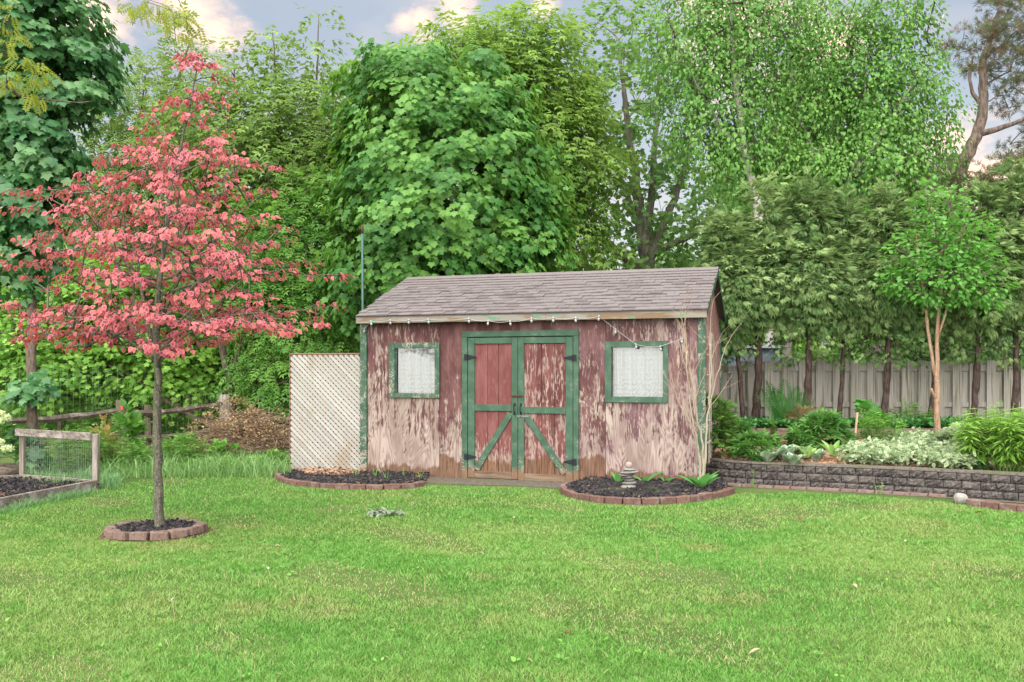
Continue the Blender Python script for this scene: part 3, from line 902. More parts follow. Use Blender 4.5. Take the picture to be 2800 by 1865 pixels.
# doors
xmid = wall(1417, 1100)[0]
for k in (0, 1):
    x0, x1 = (DI[0] + .004, xmid - .003) if k == 0 else (xmid + .003, DI[1] - .004)
    zt = DI[3] - .012; zb = .012 - k * .015
    door = MB(); door.box(((x0 + x1) / 2, .030, (zt + zb) / 2), (x1 - x0 - .02, .012, zt - zb - .02))
    door = door.build('door', M['dark'], shed)
    door['label'] = ('left door with smooth faded red boards', 'right door with peeling streaked red boards')[k]
    sw = .085; swo = wall(1299, 1000)[0] - wall(1281, 1000)[0]
    xi0, xi1 = (x0 + swo, x1 - sw) if k == 0 else (x0 + sw, x1 - swo)
    cuts = [0, .35, .63, 1] if k == 0 else [0, .42, .71, 1]
    for c0, c1 in zip(cuts[:-1], cuts[1:]):
        a, c = xi0 - .01 + (xi1 - xi0 + .02) * c0, xi0 - .01 + (xi1 - xi0 + .02) * c1
        b = MB(); b.cbox(((a + c) / 2, .014, (zt + zb) / 2), (c - a - .005, .02, zt - zb - .03), .004); b.build('board', M['board_a' if k == 0 else 'board_b'], door)
    gm = M['green']
    for a, c in ((x0, xi0), (xi1, x1)):
        b = MB(); flat(b, a, zb, c, zt, .002, .024); b.build('stile', gm, door)
    zm = wall(1350, 1115)[1] if k == 0 else wall(1490, 1122)[1]
    b = MB(); flat(b, xi0 + .001, zt - .085, xi1 - .001, zt, .002, .022); b.build('rail', gm, door)
    b = MB(); flat(b, xi0 + .001, zm - .045, xi1 - .001, zm + .045, .002, .022); b.build('rail', gm, door)
    b = MB(); flat(b, xi0 + .001, zb, xi1 - .001, zb + .095, .002, .022); o = b.build('rail', wood_mat('bare_rail', (.21, .15, .105), (.12, .08, .055), (.07, .045, .03), 0), door); o['label'] = 'bare brown bottom rail'
    p0, p1 = ((xi0 + .02, zb + .115), (xi1 - .02, zm - .07)) if k == 0 else ((xi1 - .02, zb + .115), (xi0 + .02, zm - .07))
    b = MB(); b.bar((p0[0], -.0075, p0[1]), (p1[0], -.0075, p1[1]), .018, .085, (p1[1] - p0[1], 0, -(p1[0] - p0[0])), .003); b.build('brace', M['green'], door)
    # strap hinges
    for (hx, hy) in (((1285, 977), (1287, 1249)) if k == 0 else ((1560, 979), (1561, 1263))):
        s, z = wall(hx, hy); sg = 1 if k == 0 else -1
        j = DI[0] if k == 0 else DI[1]
        b = MB()
        b.box((j - sg * .028, -.0335, z), (.040, .006, .085))
        b.add([(j + sg * .006, -.030, z - .036), (j + sg * .006, -.030, z + .036), (j + sg * .13, -.030, z + .010), (j + sg * .13, -.030, z - .010),
               (j + sg * .006, -.024, z - .036), (j + sg * .006, -.024, z + .036), (j + sg * .13, -.024, z + .010), (j + sg * .13, -.024, z - .010)],
              [(0, 1, 2, 3), (4, 7, 6, 5), (0, 3, 7, 4), (1, 5, 6, 2), (2, 6, 7, 3)])
        b.tube([(j, -.036, z - .045), (j, -.036, z + .045)], .007, 8)
        for q in (.03, .075, .115): b.box((j + sg * q, -.031, z), (.009, .004, .009))
        b.build('hinge', M['iron'], door)
    # pull handle
    hx = x1 - .042 if k == 0 else x0 + .042
    zc = wall(1410, 1118)[1]
    b = MB()
    b.box((hx, -.0245, zc + .062), (.026, .005, .04)); b.box((hx, -.0245, zc - .062), (.026, .005, .04))
    b.tube([(hx, -.027, zc - .058), (hx, -.058, zc - .045), (hx, -.064, zc), (hx, -.058, zc + .045), (hx, -.027, zc + .058)], .0075, 8)
    b.build('handle', M['iron'], door, True)
    if k == 0:
        s, z = wall(1416, 1083)
        b = MB(); b.box((s - .01, -.0245, z), (.12, .005, .038)); b.tube([(s - .09, -.034, z), (s + .08, -.034, z)], .007, 8); b.box((s - .05, -.030, z), (.016, .012, .036)); b.box((s + .02, -.030, z), (.016, .012, .036))
        b.build('bolt', M['rust'], door)
    else:
        s, z = wall(1430, 1138)
        b = MB(); b.box((s + .01, -.0255, z), (.17, .006, .026)); b.tube([(s - .02, -.034, z - .016), (s - .02, -.050, z), (s - .02, -.034, z + .016)], .005, 6)
        b.build('hasp', M['zinc'], door)

# ------------------------------------------------------------------ string lights along the eave (shed frame)
sl = empty('string_lights', A, 'white cable of small clear bulbs sagging under the shed eave', 'string lights', None, -TH)
bp = [(1001, 906, 0), (1029, 887, 1), (1081, 884, 1), (1131, 883, 1), (1184, 882, 1), (1293, 880, 1), (1346, 886, 1), (1405, 887, 1), (1463, 879, 1), (1521, 878, 1), (1582, 878, 1), (1645, 874, 1), (1685, 908, 1), (1740, 949, 1), (1807, 955, 1), (1866, 934, 0)]
bm = MB(); bm.lathe([(.001, -.078), (.012, -.074), (.020, -.06), (.022, -.047), (.018, -.032), (.011, -.02), (.010, -.016)], 10); bm.v = [(x * .82, y * .82, z * .82) for x, y, z in bm.v]; bulb_me = bm.mesh('bulb', M['bulb'], True)
bm = MB(); bm.lathe([(.0, -.02), (.012, -.02), (.013, .008), (.006, .014), (.0, .014)], 8); sock_me = bm.mesh('socket', M['socket'], True)
cp = []
for px, py, _ in bp:
    s, z = wall(px, py); cp.append(Vector((s, -.175 if z > 2.08 and .1 < s < W - .05 else -.05, z + .035)))
line = []
for p, q in zip(cp[:-1], cp[1:]):
    sag = .018 if abs(p.z - q.z) < .08 else .0
    for j in range(6):
        u = j / 6; v = p.lerp(q, u); v.z -= sag * 4 * u * (1 - u); line.append(v)
line.append(cp[-1])
b = MB(); b.tube(line, .0034, 5); b.build('cable', M['cable'], sl, True)
for p in cp:
    o = link('bulb', bulb_me, sl, p, (random.uniform(-.15, .15), random.uniform(-.15, .15), 0))
    link('socket', sock_me, o, (0, 0, 0))

# ------------------------------------------------------------------ lattice beside the shed
LA = gnd(795, 1294)
LB = gnd(987, 1297); LW = (LB - LA).length; LZ = 1.745
lat = empty('lattice_panel', LA, 'white privacy lattice screen with a missing bottom corner left of the shed', 'lattice screen', None, math.atan2(LB.y - LA.y, LB.x - LA.x))
def lat_mat():
    t = NT('lattice_paint'); p = t.obj(); r = t.rand()
    n = t.noise(t.vmul(p, (2, 2, 1.4)), 1, 4); f = t.noise(p, 40, 4, .65)
    c = t.mix(r, (.29, .275, .25), (.37, .355, .33))
    c = t.mix(t.m('MULTIPLY', t.step(n, .50, .72), .6), c, (.24, .18, .12))
    c = t.mix(t.step(f, .58, .7), c, (.36, .27, .2))
    return t.done(t.princ(c, .75, .25))
M['lattice'] = lat_mat()
def lat_slats(sgn, y, pitch, wdt):
    c = -LW if sgn > 0 else 0.0
    lo, hi = (-LW, LZ) if sgn > 0 else (0, LZ + LW)
    v = lo + pitch * .6; k = 0
    while v < hi:
        # line z = sgn*x + v
        pts = []
        for x in (0.0, LW):
            z = sgn * x + v
            if -.0 <= z <= LZ: pts.append((x, z))
        for z in (0.0, LZ):
            x = (z - v) / sgn
            if 0 <= x <= LW: pts.append((x, z))
        pts = sorted(set((round(a, 4), round(b_, 4)) for a, b_ in pts))
        if len(pts) >= 2:
            (xa, za), (xb, zb_) = pts[0], pts[-1]
            if abs(xb - xa) > .04:
                gap = (sgn < 0 and k in (6, 9, 10))
                if gap:   # snapped off near the ground
                    xb = xb - .10; zb_ = sgn * xb + v
                bb = MB(); bb.bar((xa, y, za), (xb, y, zb_), .006, wdt, (zb_ - za, 0, -(xb - xa)))
                bb.build('slat', M['lattice'], lat)
        v += pitch; k += 1
lat_slats(-1, -.006, .079, .042)
lat_slats(1, .010, .079, .034)
M['redwood'] = wood_mat('red_brown_wood', (.24, .13, .10), (.14, .075, .06), None, 0)
b = MB(); b.cbox((LW / 2, 0, LZ + .012), (LW + .03, .035, .022), .003); b.build('top_rail', M['redwood'], lat)
for x in (-.008, LW + .004):
    b = MB(); b.cbox((x, 0, LZ / 2 + .0), (.014, .03, LZ + .0), .003); b.build('edge_strip', M['redwood'], lat)

# ------------------------------------------------------------------ trellis on the shed's right side
tr = empty('wooden_trellis', A, 'thin grey wooden trellis against the right end of the shed', 'trellis', None, -TH)
M['greywood'] = wood_mat('grey_weathered_wood', (.47, .44, .40), (.30, .27, .235), (.20, .17, .13), 2)
tx = W + .10
for yy in (.28, .55, .82):
    b = MB(); b.bar((tx, yy, .28), (tx + .01, yy + random.uniform(-.03, .03), 2.02), .022, .012, (1, 0, 0)); b.build('slat', M['greywood'], tr)
for zz in (.55, .85, 1.15, 1.45, 1.72, 1.95):
    b = MB(); b.bar((tx - .010, .20, zz), (tx - .010, .92, zz + random.uniform(-.02, .03)), .012, .024, (1, 0, 0)); b.build('slat', M['greywood'], tr)
# ------------------------------------------------------------------ brick edged beds
def brick_mat(name, a, b_, top=None):
    t = NT(name); p = t.pos(); r = t.rand()
    n = t.noise(p, 30, 5, .65)
    c = t.mix(r, a, b_)
    c = t.mix(t.step(n, .48, .66), c, tuple(x * .55 for x in a))
    c = t.mix(t.m('MULTIPLY', t.step(t.noise(p, 9, 4), .5, .66), .55), c, top or (.21, .18, .16))
    return t.done(t.princ(c, .9, .15, t.bump(n, .006)))
M['brick'] = brick_mat('red_paver', (.165, .095, .077), (.118, .069, .058))
M['brick_worn'] = brick_mat('worn_paver', (.20, .135, .112), (.15, .102, .088))
def resample(pts, step):
    out = [pts[0].copy()]; acc = 0
    for p, q in zip(pts[:-1], pts[1:]):
        L = (q - p).length; d = step - acc
        while d <= L:
            out.append(p.lerp(q, d / L)); d += step
        acc = L - (d - step)
    return out
def smooth_pts(pts, n=2):
    for _ in range(n):
        o = [pts[0]]
        for p, q in zip(pts[:-1], pts[1:]): o += [p.lerp(q, .25), p.lerp(q, .75)]
        pts = o + [pts[-1]]
    return pts
brick_me = []
for i in range(4):
    b = MB(); b.cbox((0, 0, 0), (1, 1, 1), .09, None, .025, random.Random(i)); brick_me.append(b.mesh('brick', M['brick']))
brick_me2 = []
for i in range(4):
    b = MB(); b.cbox((0, 0, 0), (1, 1, 1), .09, None, .03, random.Random(i + 9)); brick_me2.append(b.mesh('brick', M['brick_worn']))
def edging(parent, line, L, dep, h, me, origin, z=0.0, gap=.008, skip=()):
    st = resample(line, L); o = Vector(origin)
    for i, (p, q) in enumerate(zip(st[:-1], st[1:])):
        if i in skip: continue
        d = q - p; c = (p + q) / 2 - o
        link('brick', me[i % 4], parent, (c.x, c.y, z + h / 2 - .012 + random.uniform(-.006, .006)), (random.uniform(-.04, .04), random.uniform(-.03, .03), math.atan2(d.y, d.x) + random.uniform(-.03, .03)), (d.length - gap, dep, h))
def offset_in(line, d):
    out = []
    for i, p in enumerate(line):
        t_ = (line[min(i + 1, len(line) - 1)] - line[max(0, i - 1)]).normalized()
        out.append(p + Vector((-t_.y, t_.x, 0)) * d)
    return out
# left bed
e1 = smooth_pts([gnd(x, y) for x, y in ((752, 1292), (744, 1303), (765, 1319), (819, 1330), (938, 1338), (1027, 1340), (1116, 1337), (1172, 1328))])
bed1 = empty('flower_bed', gnd(960, 1315), 'low brick edged bed of black mulch below the lattice and left window', 'flower bed')
edging(bed1, offset_in(e1, .05),   .215, .10, .072, brick_me, bed1.location)
pts1 = offset_in(e1, .08) + [gnd(1172, 1304), gnd(1010, 1296), gnd(790, 1288)]
sheet('mulch', pts1, .012, M['mulch'], 'stuff', bed1, bed1.location, .045)
chips('mulch_chips', poly_sampler(pts1), 3600, M['chip'], .05, lambda x, y: .045 + random.uniform(0, .02), bed1, bed1.location)
pts1b = [gnd(x, y) for x, y in ((800, 1288), (990, 1292), (1000, 1300), (930, 1312), (840, 1308))]
chips('straw_chips', poly_sampler(pts1b), 500, M['strawchip'], .05, lambda x, y: .066 + random.uniform(0, .01), bed1, bed1.location)
# right bed
e2 = smooth_pts([gnd(x, y) for x, y in ((1602, 1322), (1550, 1330), (1525, 1342), (1545, 1357), (1585, 1368), (1655, 1378), (1741, 1381), (1830, 1379), (1920, 1370), (1985, 1358), (2014, 1348))])
bed2 = empty('flower_bed', gnd(1770, 1350), 'curved brick edged bed of black mulch holding the stone cairn', 'flower bed')
edging(bed2, offset_in(e2, .05), .205, .095, .082, brick_me, bed2.location)
edging(bed2, [gnd(1990, 1339), gnd(1940, 1326)], .20, .12, .08, brick_me2, bed2.location)
pts2 = offset_in(e2, .09) + [gnd(1985, 1335), gnd(1912, 1326), gnd(1600, 1314)]
sheet('mulch', pts2, .012, M['mulch'], 'stuff', bed2, bed2.location, .07)
chips('mulch_chips', poly_sampler(pts2), 4200, M['chip'], .05, lambda x, y: .065 + random.uniform(0, .02), bed2, bed2.location)
# tree ring
RC = Vector((gnd(437, 1453).x, 8.37, 0))
ring = empty('tree_ring', RC, 'round ring of worn pavers full of black mulch round the pink tree', 'tree ring')
for i in range(15):
    a = 2 * math.pi * (i + .3) / 15; r_ = .385 + random.uniform(-.012, .012)
    link('brick', brick_me2[i % 4], ring, (r_ * math.cos(a), r_ * math.sin(a), .035 + random.uniform(-.008, .008)), (random.uniform(-.07, .07), random.uniform(-.05, .05), a + math.pi / 2 + random.uniform(-.05, .05)), (.152, .10, .072))
rp = [RC + Vector((.34 * math.cos(t_ * .2618), .34 * math.sin(t_ * .2618), 0)) for t_ in range(24)]
sheet('mulch', rp, .012, M['mulch'], 'stuff', ring, RC, .035)
chips('mulch_chips', poly_sampler(rp), 1700, M['chip'], .045, lambda x, y: .045 + random.uniform(0, .02), ring, RC)
sheet('bare_soil', [RC + Vector(((.50 + .07 * math.sin(3 * a + 1)) * math.cos(a) * 1.06, (.46 + .05 * math.sin(5 * a)) * math.sin(a), 0)) for a in [q * .2618 for q in range(24)]], .006, M['reddirt'])

# ------------------------------------------------------------------ cairn
def stone_mesh(name, mat, seed, sq=1.0):
    rg = np.random.default_rng(seed)
    b = MB(); n = 12; pr = []
    for i, (r_, z) in enumerate(((.55, -.46), (.86, -.34), (1.0, -.05), (.97, .14), (.72, .40), (.35, .49))): pr.append((r_ / 2, z))
    b.lathe(pr, n); b.f.append(tuple(reversed(range(n)))); b.f.append(tuple(range(5 * n, 6 * n)))
    f1, f2 = rg.uniform(0, 6, 2)
    b.v = [(x * (1 + .13 * math.sin(2 * math.atan2(y, x) + f1) + .06 * math.sin(3 * math.atan2(y, x) + f2)), y * (1 + .1 * math.sin(2 * math.atan2(y, x) + f2)), z + .09 * x * math.sin(f1)) for x, y, z in b.v]
    return b.mesh(name, mat, True)
def stone_mat(name, a, b_):
    t = NT(name); p = t.obj(); n = t.noise(p, 3.5, 5, .6); r = t.rand()
    c = t.mix(t.step(n, .35, .65), a, b_)
    c = t.mix(t.m('MULTIPLY', r, .5), c, tuple(x * .6 for x in a))
    return t.done(t.princ(c, .75, .3, t.bump(n, .01)))
M['slate'] = stone_mat('grey_beach_stone', (.15, .14, .13), (.24, .225, .21))
M['pinkstone'] = stone_mat('pinkish_stone', (.30, .22, .21), (.38, .31, .29))
M['whitestone'] = stone_mat('pale_fieldstone', (.22, .205, .185), (.31, .29, .265))
cb = gnd(1718, 1352)
cairn = empty('stone_cairn', (cb.x, cb.y, .06), 'small cairn of seven flat grey stones stacked on the black mulch', 'stone cairn')
z = 0.0
for i, (w_, h_, dx) in enumerate(((.225, .062, -.008), (.185, .046, .012), (.165, .036, .008), (.175, .036, -.012), (.215, .032, -.02), (.265, .032, .018), (.17, .034, .01), (.092, .075, .008))):
    link('stone', stone_mesh('stone', M['pinkstone' if i == 7 else 'slate'], 40 + i), cairn, (dx, 0, z + h_ * .48), (random.uniform(-.05, .05), random.uniform(-.07, .07), random.uniform(0, 6) if i < 7 else 1), (w_, w_ * .8, h_ * 1.08))
    z += h_ * .93
g = gnd(2627, 1376)
tag(link('fieldstone', stone_mesh('fieldstone', M['whitestone'], 77), None, (g.x, g.y, .05), (0, .1, .4), (.17, .14, .13)), 'pale round fieldstone at the end of the right brick edging', 'stone')

# ------------------------------------------------------------------ retaining wall
def block_mat():
    t = NT('split_face_block'); p = t.pos(); r = t.rand()
    n = t.noise(p, 34, 6, .68); v = t.noise(p, 6, 4)
    c = t.mix(r, (.036, .032, .032), (.092, .079, .075))
    c = t.mix(t.step(n, .44, .66), c, (.155, .137, .130))
    c = t.mix(t.step(n, .28, .40, .7, 0), c, (.018, .017, .018))
    c = t.mix(t.m('MULTIPLY', t.step(v, .52, .68), .5), c, (.19, .168, .155))
    return t.done(t.princ(c, .92, .2, t.bump(n, .03)))
M['block'] = block_mat()
M['capblock'] = dirt_mat('block_top', (.165, .142, .122), (.095, .085, .07), 26)
wl = smooth_pts([gnd(x, y) for x, y in ((1915, 1314), (1995, 1327), (2200, 1337), (2400, 1347), (2600, 1359), (2800, 1372), (3100, 1394))], 2)
rw = empty('retaining_wall', wl[0], 'low curved retaining wall of three courses of dark split-face blocks', 'retaining wall')
blk = []
for i in range(6):
    rg = random.Random(100 + i); b = MB(); nx, nz = 6, 4; vs = []
    for j in range(nz + 1):
        for k in range(nx + 1):
            ed_ = k in (0, nx) or j in (0, nz)
            vs.append((k / nx - .5, (-.5 + (0.0 if not ed_ else .14)) + (0 if ed_ else rg.uniform(-.10, .08)), j / nz - .5))
    fs = [(j * (nx + 1) + k, j * (nx + 1) + k + 1, (j + 1) * (nx + 1) + k + 1, (j + 1) * (nx + 1) + k) for j in range(nz) for k in range(nx)]
    n0 = len(vs); vs += [(-.5, .5, -.5), (.5, .5, -.5), (.5, .5, .5), (-.5, .5, .5)]
    c0, c1, c2, c3 = 0, nx, (nz + 1) * (nx + 1) - 1, nz * (nx + 1)
    fs += [(n0 + 1, n0, n0 + 3, n0 + 2), tuple([n0 + 3] + [c3 + k for k in range(nx + 1)] + [n0 + 2]), tuple([n0 + 1] + [c1 - k for k in range(nx + 1)] + [n0]),
           tuple([n0] + [c0 + j * (nx + 1) for j in range(nz + 1)] + [n0 + 3]), tuple([n0 + 2] + [c2 - j * (nx + 1) for j in range(nz + 1)] + [n0 + 1])]
    b.add(vs, fs); blk.append(b.mesh('block', M['block']))
rr = random.Random(8); BH = .098
for c in range(3):
    ln = offset_in(wl, .05 + .012 * c); acc = resample(ln, .02); i = (5 if c == 1 else 0)
    while i < len(acc) - 6:
        n = rr.choice((8, 10, 10, 11)); j = min(i + n, len(acc) - 1)
        p, q = acc[i], acc[j]; d = q - p; m_ = (p + q) / 2 - rw.location
        link('block', blk[rr.randrange(6)], rw, (m_.x, m_.y, BH * (c + .5) + .001 * c), (0, 0, math.atan2(d.y, d.x)), (d.length - .008, .13, BH - .006))
        i = j
capl = offset_in(wl, .012); capr = offset_in(wl, .20)
b = MB(); vs = [(p - rw.location) + Vector((0, 0, BH * 3 + .0)) for p in capl] + [(p - rw.location) + Vector((0, 0, BH * 3)) for p in capr]
vs += [v + Vector((0, 0, .026)) for v in vs]; n = len(capl); fs = []
for i in range(n - 1):
    fs += [(2 * n + i, 2 * n + i + 1, 3 * n + i + 1, 3 * n + i), (i, i + 1, 2 * n + i + 1, 2 * n + i), (n + i + 1, n + i, 3 * n + i, 3 * n + i + 1)]
b.add(vs, fs); b.build('cap', M['capblock'], rw)
# paved strip at the foot of the wall
M['paver'] = brick_mat('pink_paver', (.19, .13, .112), (.14, .097, .087))
strip = offset_in(wl, -.16)
pth = sheet('path', [p.xy for p in offset_in(wl, .06)] + [p.xy for p in reversed(strip)], .003, M['dirt'])
b = MB(); b.cbox((0, 0, 0), (1, 1, 1), .07, None, .02, random.Random(3)); pv = b.mesh('paver', M['paver'])
st = resample(offset_in(wl, -.065), .20)
for p, q in zip(st[:-1], st[1:]):
    d = q - p; m_ = (p + q) / 2
    if m_.x > gnd(2640, 1370).x: break
    link('paver', pv, pth, (m_.x, m_.y, .012), (random.uniform(-.03, .03), 0, math.atan2(d.y, d.x)), (.19, .13, .04))
e3 = smooth_pts([gnd(x, y) for x, y in ((2648, 1381), (2720, 1391), (2800, 1400), (2900, 1412))], 1)
edg = empty('brick_edging', e3[0], 'short row of red bricks along the lawn beside the pale fieldstone', 'brick edging')
edging(edg, e3, .185, .10, .09, brick_me, edg.location)

# ------------------------------------------------------------------ raised ground behind the wall
rb = offset_in(wl, .18)
LEDY = 14.6
pts = [Vector((p.x, p.y, bedz(p.y))) for p in rb]
b = MB(); n = len(pts); rows = 8; vs = []
for j in range(rows + 1):
    for p in pts:
        y = p.y + (LEDY + .1 - p.y) * j / rows
        x = p.x + (0 if p.x > 3 else .32 * (y - p.y))
        vs.append((x, y, bedz(y) + random.uniform(-.012, .012)))
fs = [(j * n + i, j * n + i + 1, (j + 1) * n + i + 1, (j + 1) * n + i) for j in range(rows) for i in range(n - 1)]
b.add(vs, fs); tag(b.build('soil', M['straw'], None, True), kind='structure')
UPZ = .575
b = MB(); b.add([(3.2, LEDY + .02, UPZ - .03), (9.5, LEDY + .02, UPZ - .03), (9.5, 17.2, UPZ + .06), (3.2, 17.2, UPZ + .06), (3.2, LEDY + .02, -.1), (9.5, LEDY + .02, -.1), (9.5, 17.2, -.1), (3.2, 17.2, -.1)],
                [(0, 1, 2, 3), (4, 5, 1, 0), (5, 6, 2, 1), (6, 7, 3, 2), (7, 4, 0, 3)]); tag(b.build('terrace', M['mulch']), kind='structure')
bedpoly = in_poly([p.xy for p in pts] + [Vector((pts[-1].x, LEDY)), Vector((pts[0].x + .95, LEDY))])
def bed_pick(px0, px1, py0, py1):
    def f():
        p = bedpt(RNG.uniform(px0, px1), RNG.uniform(py0, py1))
        return (p.x, p.y) if p.y < LEDY and bool(bedpoly(p.x, p.y)) else None
    return f
o = chips('straw_mulch', bed_pick(1940, 2500, 1200, 1275), 3000, M['strawchip'], .06, lambda x, y: bedz(y) + .012)
# terrace edging of flat reddish stones
lw = empty('terrace_edging', (3.6, LEDY, bedz(LEDY)), 'low edging of flat reddish stones under the dark green ground cover', 'stone edging')
for c in range(3):
    x = 3.55 + (.1 if c == 1 else 0) - 3.6
    while x < 5.6:
        L = random.uniform(.26, .40)
        link('stone', brick_me2[random.randrange(4)], lw, (x + L / 2, .02 + random.uniform(-.012, .012) - .012 * (2 - c), .025 + c * .057), (random.uniform(-.02, .02), random.uniform(-.02, .02), random.uniform(-.03, .03)), (L - .006, .14, .058))
        x += L

# ------------------------------------------------------------------ board fence
FY = 16.2
M['fence'] = wood_mat('grey_fence_board', (.395, .375, .335), (.25, .23, .195), (.13, .125, .08), 2, 1.0, .9, .5)
fence = empty('board_fence', (4.0, FY, UPZ), 'weathered grey shadow-box board fence behind the cedars', 'fence')
b = MB(); boards = []
for i in range(5):
    b = MB(); b.cbox((0, 0, 0), (1, 1, 1), .012, None, .008, random.Random(60 + i)); boards.append(b.mesh('board', M['fence']))
x0 = at(1950, 1000, FY).x - 4.0; k = 0
while x0 + 4.0 < at(2900, 1000, FY).x:
    short = x0 + 4.0 < at(2012, 1000, FY).x
    top = (1.70 if not short else 1.50) - UPZ; fr = k % 2 == 0
    wdt = .158 if fr else .150; ov = 0 if fr else .05
    zt = top if fr else top - .01
    link('board', boards[k % 5], fence, (x0 + wdt / 2, -.026 if fr else .042, (zt - .15) / 2 + random.uniform(-.004, .004)), (0, random.uniform(-.006, .006), 0), (wdt + ov, .018, zt + .15))
    x0 += wdt - .003; k += 1
for zz, hh in ((.99, .10), (.35, .09)):
    b = MB(); b.cbox((1.85, .008, zz), (6.4, .038, hh), .004); b.build('rail', M['fence'], fence)
for i in range(4):
    b = MB(); b.cbox((-.2 + i * 2.1, .09, .45), (.09, .06, 1.25), .004); b.build('post', M['fence'], fence)

# ------------------------------------------------------------------ blue grey outbuilding beyond the fence
ob = at(1950, 985, 19)
bld = empty('outbuilding', (ob.x, ob.y, 0), 'blue grey metal sided outbuilding seen over the fence', 'building')
M['bluemetal'] = plain('blue_grey_siding', (.16, .21, .26), .5, .4, 0, .25, 5)
b = MB(); b.box((.60, 1.2, 1.0), (1.56, 2.4, 2.0)); w_ = b.build('wall', M['bluemetal'], bld)
for i in range(13):
    b = MB(); b.box((-.15 + i * .12, -.008, 1.02), (.045, .016, 1.9)); b.build('rib', M['bluemetal'], w_)
b = MB(); b.box((.60, 1.2, 2.03), (1.68, 2.6, .05)); b.build('roof', plain('pale_roof_edge', (.33, .38, .42), .5), bld)
ob2 = at(2160, 985, 25)
b = MB(); b.box((.3, .5, 1.0), (.55, 1.0, 2.0)); tag(b.build('metal_shed', M['bluemetal'], None, loc=(ob2.x, ob2.y, 0)), 'narrow blue grey shed end between cedar trunks beyond the fence', 'shed')

# ------------------------------------------------------------------ green pole
g = gnd(992, 1288)
pl = at(992, 1288, 15.2)
b = MB(); b.tube([(0, 0, 0), (0, .0, 2.2), (-.01, 0, 3.93)], [.022, .021, .02], 10)
pole = b.build('pole', plain('blue_green_paint', (.035, .105, .105), .5, .4, 0, .5, 9), None, True, loc=(pl.x, 15.2, 0))
tag(pole, 'tall blue green metal pole standing behind the shed corner', 'pole')
b = MB(); b.tube([(0, 0, 0), (0, 0, .14)], .024, 10); b.build('cap', M['rust'], pole, True, loc=(-.01, 0, 3.80))

# ------------------------------------------------------------------ left: raised bed, frame, rail fence
M['oldwood'] = wood_mat('old_grey_wood', (.26, .225, .195), (.135, .11, .09), (.38, .35, .325), 2)
M['oldwood_x'] = wood_mat('old_grey_wood_lying', (.25, .21, .185), (.10, .085, .07), (.36, .33, .31), 0)
M['darkwood'] = wood_mat('dark_split_rail', (.16, .125, .10), (.055, .045, .038), (.24, .21, .18), 0)
fl = [gnd(262, 1340), gnd(130, 1364), gnd(0, 1390), gnd(-220, 1440)]
bk = [gnd(262, 1338), gnd(62, 1322), gnd(-160, 1335)]
rbd = empty('raised_bed', gnd(100, 1350), 'timber edged raised bed of black mulch in front of the wire trellis', 'raised bed')
for (p, q, h_, zz) in ((fl[0], fl[3], .13, .065), (bk[0], bk[1], .12, .06), (bk[1], bk[2], .12, .06)):
    b = MB(); b.bar(p - rbd.location + Vector((0, 0, zz)), q - rbd.location + Vector((0, 0, zz)), .045, h_, (0, 0, 1), .005); b.build('board', M['oldwood_x'], rbd)
pts3 = [fl[0], fl[1], fl[2], fl[3], bk[2], bk[1]]
sheet('mulch', pts3, .06, M['mulch'], 'stuff', rbd, rbd.location)
chips('mulch_chips', poly_sampler(pts3), 2600, M['chip'], .05, lambda x, y: .075 + random.uniform(0, .02), rbd, rbd.location)
p = gnd(-40, 1318); q = gnd(58, 1312)
b = MB(); b.tube([(0, 0, .09), ((q - p).x * .5, (q - p).y * .5 + .04, .11), ((q - p).x, (q - p).y, .12)], [.10, .085, .06], 9)
tag(b.build('log', M['darkwood'], None, True, loc=p), 'rough brown log lying behind the black mulch of the raised bed', 'log')
ga, gb = gnd(61, 1316), gnd(262, 1338)
fr = empty('wire_trellis', ga, 'grey wooden trellis of two posts and a top board with wire mesh', 'trellis')
d = gb - ga
ht = H - (1172 - HY) / F * 12.4
b = MB(); b.cbox((0, 0, ht / 2 - .03), (.060, .060, ht + .02), .005); b.build('post', M['oldwood'], fr)
b = MB(); b.cbox((d.x, d.y, ht / 2 - .03), (.072, .072, ht + .02), .005); b.build('post', M['oldwood'], fr)
n_ = Vector((d.x, d.y, 0)).normalized(); off = Vector((n_.y, -n_.x, 0)) * .058
b = MB(); b.bar(Vector((0, 0, ht - .05)) - n_ * .06 + off, Vector((d.x, d.y, ht - .05)) - n_ * .01 + off, .028, .098, (0, 0, 1), .004); b.build('top_board', M['oldwood_x'], fr)
M['wire'] = plain('wire', (.26, .27, .27), .5, .4, .5)
def wire_mesh(parent, p, q, z0, z1, pz, px_, r_=.0012):
    b = MB(); L = (q - p).length; nx = int(L / px_); nz = int((z1 - z0) / pz)
    for i in range(nx + 1):
        c = p.lerp(q, i / nx); b.tube([c + Vector((0, 0, z0)), c + Vector((random.uniform(-.004, .004), 0, z1))], r_, 3, False)
    for j in range(nz + 1):
        zz = z0 + (z1 - z0) * j / nz
        b.tube([p.lerp(q, u) + Vector((0, 0, zz + random.uniform(-.006, .006))) for u in (0, .25, .5, .75, 1)], r_, 3, False)
    o = b.build('wire_mesh', M['wire'], parent); o['kind'] = 'stuff'; return o
wire_mesh(fr, Vector((0, .045, 0)), Vector((d.x, d.y + .045, 0)), .05, ht - .12, .075, .05)
